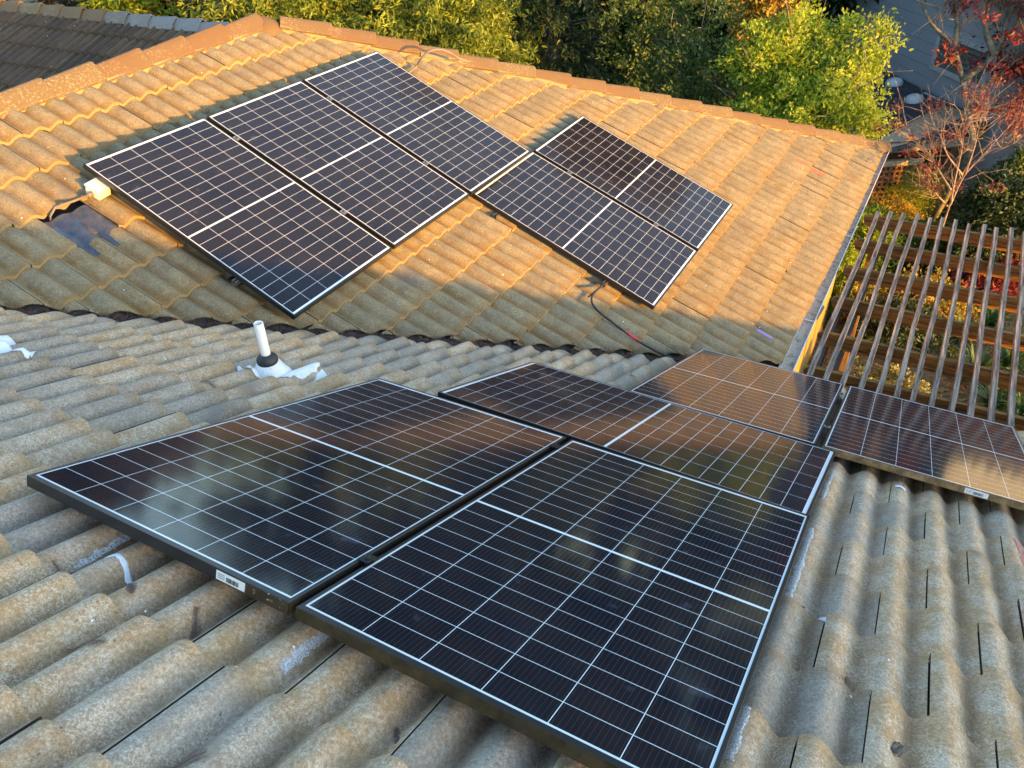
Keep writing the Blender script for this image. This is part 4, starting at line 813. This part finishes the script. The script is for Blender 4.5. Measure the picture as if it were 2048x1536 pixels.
# low lean-to roof below the wall
mb = MB(); a0 = B0 + d0 * 1.55 - zv * .02 + nn * .02; L2 = 5.5; dn = nn * 2.0 - zv * .35
quad(mb, [a0, a0 + d0 * L2, a0 + d0 * L2 + dn, a0 + dn]); quad(mb, [a0 - zv * .08, a0 - zv * .08 + dn, a0 + d0 * L2 + dn - zv * .08, a0 + d0 * L2 - zv * .08]); quad(mb, [a0, a0 + dn, a0 + dn - zv * .08, a0 - zv * .08]); quad(mb, [a0 + dn, a0 + dn + d0 * L2, a0 + dn + d0 * L2 - zv * .08, a0 + dn - zv * .08]); lr = mb.build('lean_to_roof', M['shingle'], nb)
ln = np.cross(d0, dn); ln /= np.linalg.norm(ln); ln = ln if ln[2] > 0 else -ln
for (uu, vv) in ((1788, 168), (1828, 201), (1580, 172)):
    p = onplane(uu, vv, ln, ln @ a0); mb = MB(); mb.lathe(p, [(.17, 0), (.17, .03), (.145, .08), (.09, .11), (.001, .125)], 18, axis=ln); mb.build('skylight_dome', M['dome'], lr)
mb = MB(); mb.box(a0 + d0 * .35 + nn * .12 + zv * .01, (.55, .04, .02), (d0, nn, zv)); mb.box(a0 + d0 * 1.6 + nn * .12 + zv * .01, (.5, .04, .02), (d0, nn, zv)); mb.build('flashing_strip', M['dome'], lr)
# tan corrugated awning beside it
e0 = onz(1745, 288, -3.55); e1 = onz(1925, 272, -3.55); e2 = onz(1925, 222, -3.30); e3 = onz(1885, 212, -3.28)
aw = empty('awning', (float(e1[0]), float(e1[1]), GZ), 'tan ribbed patio awning below the dark lean to roof at right', 'awning')
mb = MB(); n_ = 14
for i in range(n_):
    q0 = i / n_; q1 = (i + .86) / n_
    a1, a2 = e0 + (e3 - e0) * q0, e1 + (e2 - e1) * q0; b1, b2 = e0 + (e3 - e0) * q1, e1 + (e2 - e1) * q1; up_ = zv * .018
    mb.add([a1, a2, b2, b1, a1 + up_, a2 + up_, b2 + up_, b1 + up_], [(4, 5, 6, 7), (0, 1, 5, 4), (1, 2, 6, 5), (2, 3, 7, 6), (3, 0, 4, 7)])
mb.add([e0 - zv * .003, e1 - zv * .003, e2 - zv * .003, e3 - zv * .003], [(0, 1, 2, 3)]); mb.build('roof_sheet', M['awning'], aw)
t = (e1 - e0) / np.linalg.norm(e1 - e0); s = np.cross(zv, t); mb = MB(); mb.box((e0 + e1) / 2 - zv * .10 - s * .02, (np.linalg.norm(e1 - e0) + .3, .05, .16), (t, s, zv)); mb.build('front_beam', M['awning'], aw)
for q in (.05, .95): p = e0 + (e1 - e0) * q; mb = MB(); mb.box((p[0], p[1], (GZ - 3.73) / 2), (.09, .09, -3.73 - GZ)); mb.build('post', M['post'], aw)
# brown fence behind the lattice, and the lattice screen
f0 = onz(1690, 395, GZ); f1 = onz(2060, 330, GZ)
a = onz(1700, 326, -3.95); b = onz(1842, 318, -3.95); t = b - a; t[2] = 0; LL = np.linalg.norm(t); t /= LL; s = np.cross(zv, t)
fe = empty('board_fence', (a[0], a[1] + .8, GZ), 'dark brown board fence behind the lattice screen', 'fence')
mb = MB()
for i in range(30): mb.box(a + s * 1.0 + t * (-.6 + .145 * i) + zv * (-.95 + .55 + rg.normal(0, .006)), (.138, .02, 1.9 - .95), (t, s, zv))
mb.build('boards', M['fence'], fe)
mb = MB(); mb.box(a + s * .98 + t * 1.5 + zv * -.1, (4.4, .05, .09), (t, s, zv)); mb.build('fence_rail', M['fence'], fe)
lt = empty('lattice_screen', (a[0], a[1], GZ), 'sunlit redwood lattice screen with a pale cap rail between gutter and twiggy tree', 'lattice')
mb = MB(); hh = .80; nx = int(LL / .10)
for i in range(nx + 1): mb.box(a + t * i * .10 + zv * (-.06 - hh / 2) + s * .008, (.045, .012, hh), (t, s, zv))
for i in range(int(hh / .10) + 1): mb.box(a + t * LL / 2 + zv * (-.10 - i * .10) - s * .006, (LL, .012, .045), (t, s, zv))
mb.build('lattice_panel', M['lattice'], lt)
mb = MB(); mb.box(a + t * LL / 2 - zv * .02, (LL + .1, .10, .045), (t, s, zv), bev=.004); mb.box(a + t * LL / 2 - zv * .065 - s * .03, (LL + .06, .03, .05), (t, s, zv)); mb.build('cap_rail', M['latcap'], lt)
for q in (0, LL): mb = MB(); mb.box((a[0] + t[0] * q, a[1] + t[1] * q, (GZ - 4.0) / 2), (.09, .09, -4.0 - GZ), (t, s, zv)); mb.build('post', M['lattice'], lt)
mb = MB(); mb.box(a + t * LL / 2 + zv * (-.06 - hh), (LL, .05, .07), (t, s, zv)); mb.build('bottom_rail', M['lattice'], lt)

# ------------------------------------------------------------------ bare and red-leaved trees at right
def twiggy(name, base, paths, label, bark, matl, n_leaf, size, seed, lab_leaf=None, twig=5, r0=.045, tip=.35, clump=.12, gen=2, umin=None, lr=1.0):
    rg = np.random.default_rng(seed); e = empty(name, tuple(base), label, 'tree'); mb = MB(); tips = []
    for pth in paths:
        pts = spline([np.array(p) for p in pth], 5); rr = [max(.006 * lr, r0 * (1 - .85 * i / (len(pts) - 1))) for i in range(len(pts))]; mb.tube(pts, rr, 7)
        for k in range(twig * 3):
            i = rg.integers(len(pts) // 3, len(pts)); p = pts[i]; dr = pts[min(i + 1, len(pts) - 1)] - pts[max(0, i - 1)]; dr = dr / (np.linalg.norm(dr) + 1e-9) + rg.normal(0, .55, 3); dr[2] += .35; dr /= np.linalg.norm(dr); q = p + dr * tip * rg.uniform(.5, 1.3)
            pp = limb(mb, p, q, .007 * lr, .0025 * lr, rg, 4, .3); tips.append(q)
            for _ in range(gen): q2 = pp[2] + (dr + rg.normal(0, .6, 3)) * tip * .55; mb.tube([pp[2], (pp[2] + q2) / 2 + rg.normal(0, .02, 3), q2], [.004 * lr, .003 * lr, .0015], 4); tips.append(q2)
    mb.build('trunk', M[bark], e); tips = np.array(tips)
    if umin: dd = (tips - CAM) @ RM.T; tips = tips[1024 + F * dd[:, 0] / dd[:, 2] > umin]
    sel = tips[rg.choice(len(tips), min(len(tips), n_leaf // 20), replace=True)]
    v, f, a_ = leaves(sel, np.full((len(sel), 3), clump), n_leaf, size, rg, clump=clump * .8, droop=.4, asp=.4); me = np_mesh('crown', to_par(v, e), f, {'leaf': a_}); link('crown', me, M[matl], e)
b_ = gnd(1892, 440, 11.4); D = 11.4
twiggy('twiggy_tree', (b_[0], b_[1], GZ), [[(b_[0], b_[1], GZ), W(1893, 430, D), W(1902, 408, D), W(1930, 350, D + .2), W(1975, 300, D + .5), W(2030, 240, D + .9)],
    [W(1902, 408, D), W(1908, 370, D - .1), W(1925, 290, D), W(1925, 230, D + .1)], [W(1930, 350, D + .2), W(1950, 290, D), W(1960, 240, D)],
    [W(1902, 380, D), W(1880, 345, D), W(1868, 325, D), W(1835, 290, D), W(1815, 255, D)], [W(1895, 412, D), W(1870, 385, D - .2), W(1858, 365, D - .3)],
    [W(1925, 350, D), W(1895, 310, D - .1), W(1880, 270, D - .1), W(1860, 240, D)], [W(1975, 300, D + .5), W(2020, 290, D + .4), W(2060, 260, D + .4)]],
    'nearly bare small tree with pale twigs and pinkish leaves beside the lattice screen', 'barkpale', 'leaf_pink', 1700, .045, 31, r0=.013, tip=.40, clump=.10, twig=5, lr=.55)
D = 15.8; b_ = gnd(1935, 215, D)
twiggy('red_leaved_tree', (b_[0], b_[1], GZ), [[(b_[0], b_[1], GZ), W(1940, 300, D), W(1932, 215, D), W(1925, 160, D), W(1905, 90, D), W(1865, 50, D), W(1842, 0, D), W(1830, -60, D)],
    [W(1925, 160, D), W(1990, 110, D), W(2010, 50, D), W(2040, -20, D)], [W(1932, 215, D), W(1985, 160, D), W(2040, 110, D), W(2080, 60, D)], [W(1910, 95, D), W(1915, 40, D), W(1905, -20, D)], [W(1990, 110, D), W(1970, 50, D), W(1990, -20, D)], [W(1932, 230, D), W(1990, 215, D), W(2050, 200, D)]],
    'tree with grey trunk and dark red leaves at the top right corner', 'barkred', 'leaf_red', 5600, .09, 32, r0=.065, tip=.75, twig=6, clump=.24, umin=1885)

# ------------------------------------------------------------------ garden
def bush(name, u, v, d, rad, n, size, ml, label, seed, **kw):
    c = far(u, v, d); kw.setdefault('asp', .5); return tree(name, (c[0], c[1], GZ), [(tuple(c), rad)], n, size, ml, label, 'shrub', r0=.03, seed=seed, twigs=8, **kw)
def bushz(name, x, y, z, rad, n, size, ml, label, seed, **kw):
    kw.setdefault('asp', .5); return tree(name, (x, y, GZ), [((x, y, z), rad)], n, size, ml, label, 'shrub', r0=.03, seed=seed, twigs=8, **kw)
p = onz(2000, 410, -3.55)
bushz('hedge_shrub', p[0] + .12, p[1], -3.75, (.72, .6, .75), 17000, .075, 'leaf_hedge', 'large dark glossy leaved shrub at the right edge beyond the pergola', 41, clump=.12)
p = onz(2030, 345, -3.55)
bushz('hedge_shrub', p[0] + .25, p[1], -3.6, (.5, .45, .5), 9000, .07, 'leaf_mid', 'sunlit olive leaved shrub behind the dark glossy one at the right edge', 42, clump=.12)
p = onz(1730, 480, -4.4)
bushz('yellow_green_shrub', p[0], p[1], -4.35, (.55, .6, .5), 7000, .075, 'leaf_bright', 'yellow green shrub beside the gutter at the far left corner of the pergola', 43, asp=.35)
p = onz(1690, 560, -4.4)
bushz('yellow_green_shrub', p[0], p[1], -4.4, (.35, .5, .45), 4000, .07, 'leaf_bright', 'small bright shrub squeezed between gutter and first pergola slats', 44, asp=.35)
p = onz(1830, 385, -4.4)
bushz('feathery_shrub', p[0], p[1], -4.4, (.45, .4, .5), 5500, .05, 'leaf_bright', 'feathery yellow green shrub in front of the lattice screen', 45, asp=.2)
p = onz(1770, 420, -4.5)
bushz('autumn_shrub', p[0], p[1], -4.62, (.6, .35, .26), 5000, .07, 'leaf_yellow', 'low orange and yellow shrub below the lattice screen', 46, asp=.35)
p = onz(1850, 600, -4.6)
bushz('garden_shrub', p[0], p[1], -4.6, (.7, .6, .3), 5000, .08, 'leaf_yellow', 'mottled yellow and red plant under the middle of the pergola', 47)
p = onz(1860, 500, -4.6)
bushz('garden_shrub', p[0], p[1], -4.6, (.8, .5, .35), 6000, .08, 'leaf_mid', 'green plant under the far side of the pergola', 48)
p = onz(1800, 650, -4.6)
bushz('garden_shrub', p[0], p[1], -4.6, (.5, .5, .3), 5000, .08, 'leaf_hedge', 'dark green plant under the near left part of the pergola', 49)
p = onz(1720, 600, -4.6)
bushz('garden_shrub', p[0], p[1], -4.5, (.3, .45, .35), 3500, .07, 'leaf_yellow', 'rusty orange plant by the downspout', 50)
p = onz(1980, 560, -4.6)
bushz('garden_shrub', p[0], p[1], -4.6, (.5, .5, .35), 4000, .09, 'leaf_red', 'reddish plant under the right part of the pergola', 51)
# boxy variegated hedge
p0, p1 = onz(1705, 715, -4.25), onz(1865, 800, -4.25)
rg = np.random.default_rng(8); e = empty('variegated_hedge', (float((p0[0] + p1[0]) / 2), float((p0[1] + p1[1]) / 2), GZ), 'clipped cream and green variegated hedge under the near edge of the pergola', 'hedge')
cs = []; cr = []
for i in range(60): cs.append((rg.uniform(p0[0] - .05, p1[0]), rg.uniform(min(p0[1], p1[1]) - .05, max(p0[1], p1[1]) + .15), rg.uniform(-4.7, -4.27))); cr.append((.11, .11, .06))
v, f, a_ = leaves(cs, cr, 12000, .035, rg, clump=.05, asp=.6); me = np_mesh('crown', to_par(v, e), f, {'leaf': a_}); link('crown', me, M['leaf_cream'], e)
mb = MB()
for i in range(5): x_ = p0[0] + (p1[0] - p0[0]) * (i + .5) / 5; mb.tube([(x_, (p0[1] + p1[1]) / 2, GZ), (x_ + .03, (p0[1] + p1[1]) / 2, -4.4)], [.02, .008], 6)
mb.build('stem', M['bark'], e)
# strap-leaved clumps
def strap(x, y, label, seed, n=70, L=.55):
    rg = np.random.default_rng(seed); VV = []; FF = []; AA = []; k0 = 0
    for i in range(n):
        th = rg.uniform(0, 6.283); l = L * rg.uniform(.6, 1.2); wd = .018; c0 = np.array([x, y, GZ]) + np.array([math.cos(th), math.sin(th), 0]) * .06 * rg.random(); d = np.array([math.cos(th), math.sin(th), 0]); sd = np.array([-d[1], d[0], 0]); lean = rg.uniform(.35, 1.1)
        for j in range(6):
            t_ = j / 5; p_ = c0 + d * l * lean * t_ ** 1.3 * .8 + zv * l * (1.1 * t_ - .75 * lean * t_ ** 2); w_ = wd * (1 - t_ ** 2 * .9); VV += [p_ - sd * w_, p_ + sd * w_]
        for j in range(5): FF.append((k0 + 2 * j, k0 + 2 * j + 1, k0 + 2 * j + 3, k0 + 2 * j + 2))
        AA += [rg.random()] * 12; k0 += 12
    o = link('strap_leaf_plant', np_mesh('strap', np.array(VV), np.array(FF), {'leaf': np.array(AA)}), M['strap']); tag(o, label, 'plant', 'strap leaved plants under the pergola')
for i, (u, v_, lb) in enumerate(((1990, 620, 'strap leaved plant at the right edge, farthest under the pergola'), (2030, 700, 'strap leaved plant at the right edge under the pergola, middle one'), (1960, 720, 'strap leaved plant left of the others under the pergola'), (2000, 790, 'strap leaved plant nearest the right hand panel'), (2060, 800, 'strap leaved plant cut by the right edge beside the right hand panel'), (1930, 650, 'strap leaved plant behind the variegated hedge'), (1760, 770, 'strap leaved plant between the wall and the variegated hedge'))):
    p = onz(u, v_, -4.6); strap(p[0], p[1], lb, 60 + i)
# leaf litter over the bed
def lit(rg): return (rg.uniform(-.2, 5), rg.uniform(4.5, 17), GZ + .01)
P_ = R.uniform([-.2, 4.5, 0], [6, 17, 0], (9000, 3)); P_[:, 2] = GZ + .012; v, f, a_ = leaves(P_, np.full((9000, 3), .02), 9000 * 2, .08, R, clump=.25, outward=0, asp=.5); v[:, 2] = GZ + .01 + np.abs(v[:, 2] - GZ) * .12
o = link('leaf_litter', np_mesh('litter', v, f, {'leaf': a_}), M['leaf_litter']); tag(o, 'brown and orange fallen leaves over the garden bed', 'leaf litter', kind='stuff')
# low ground cover between the shrubs
P_ = R.uniform([.3, 5, 0], [5, 15, 0], (260, 3)); P_[:, 2] = GZ + .08; v, f, a_ = leaves(P_, np.full((260, 3), .22) * np.array([1, 1, .5]), 20000, .06, R, clump=.15)
o = link('ground_cover', np_mesh('cover', v, f, {'leaf': a_}), M['leaf_mid']); tag(o, 'low green ground cover between the shrubs under and beyond the pergola', 'ground cover', kind='stuff')
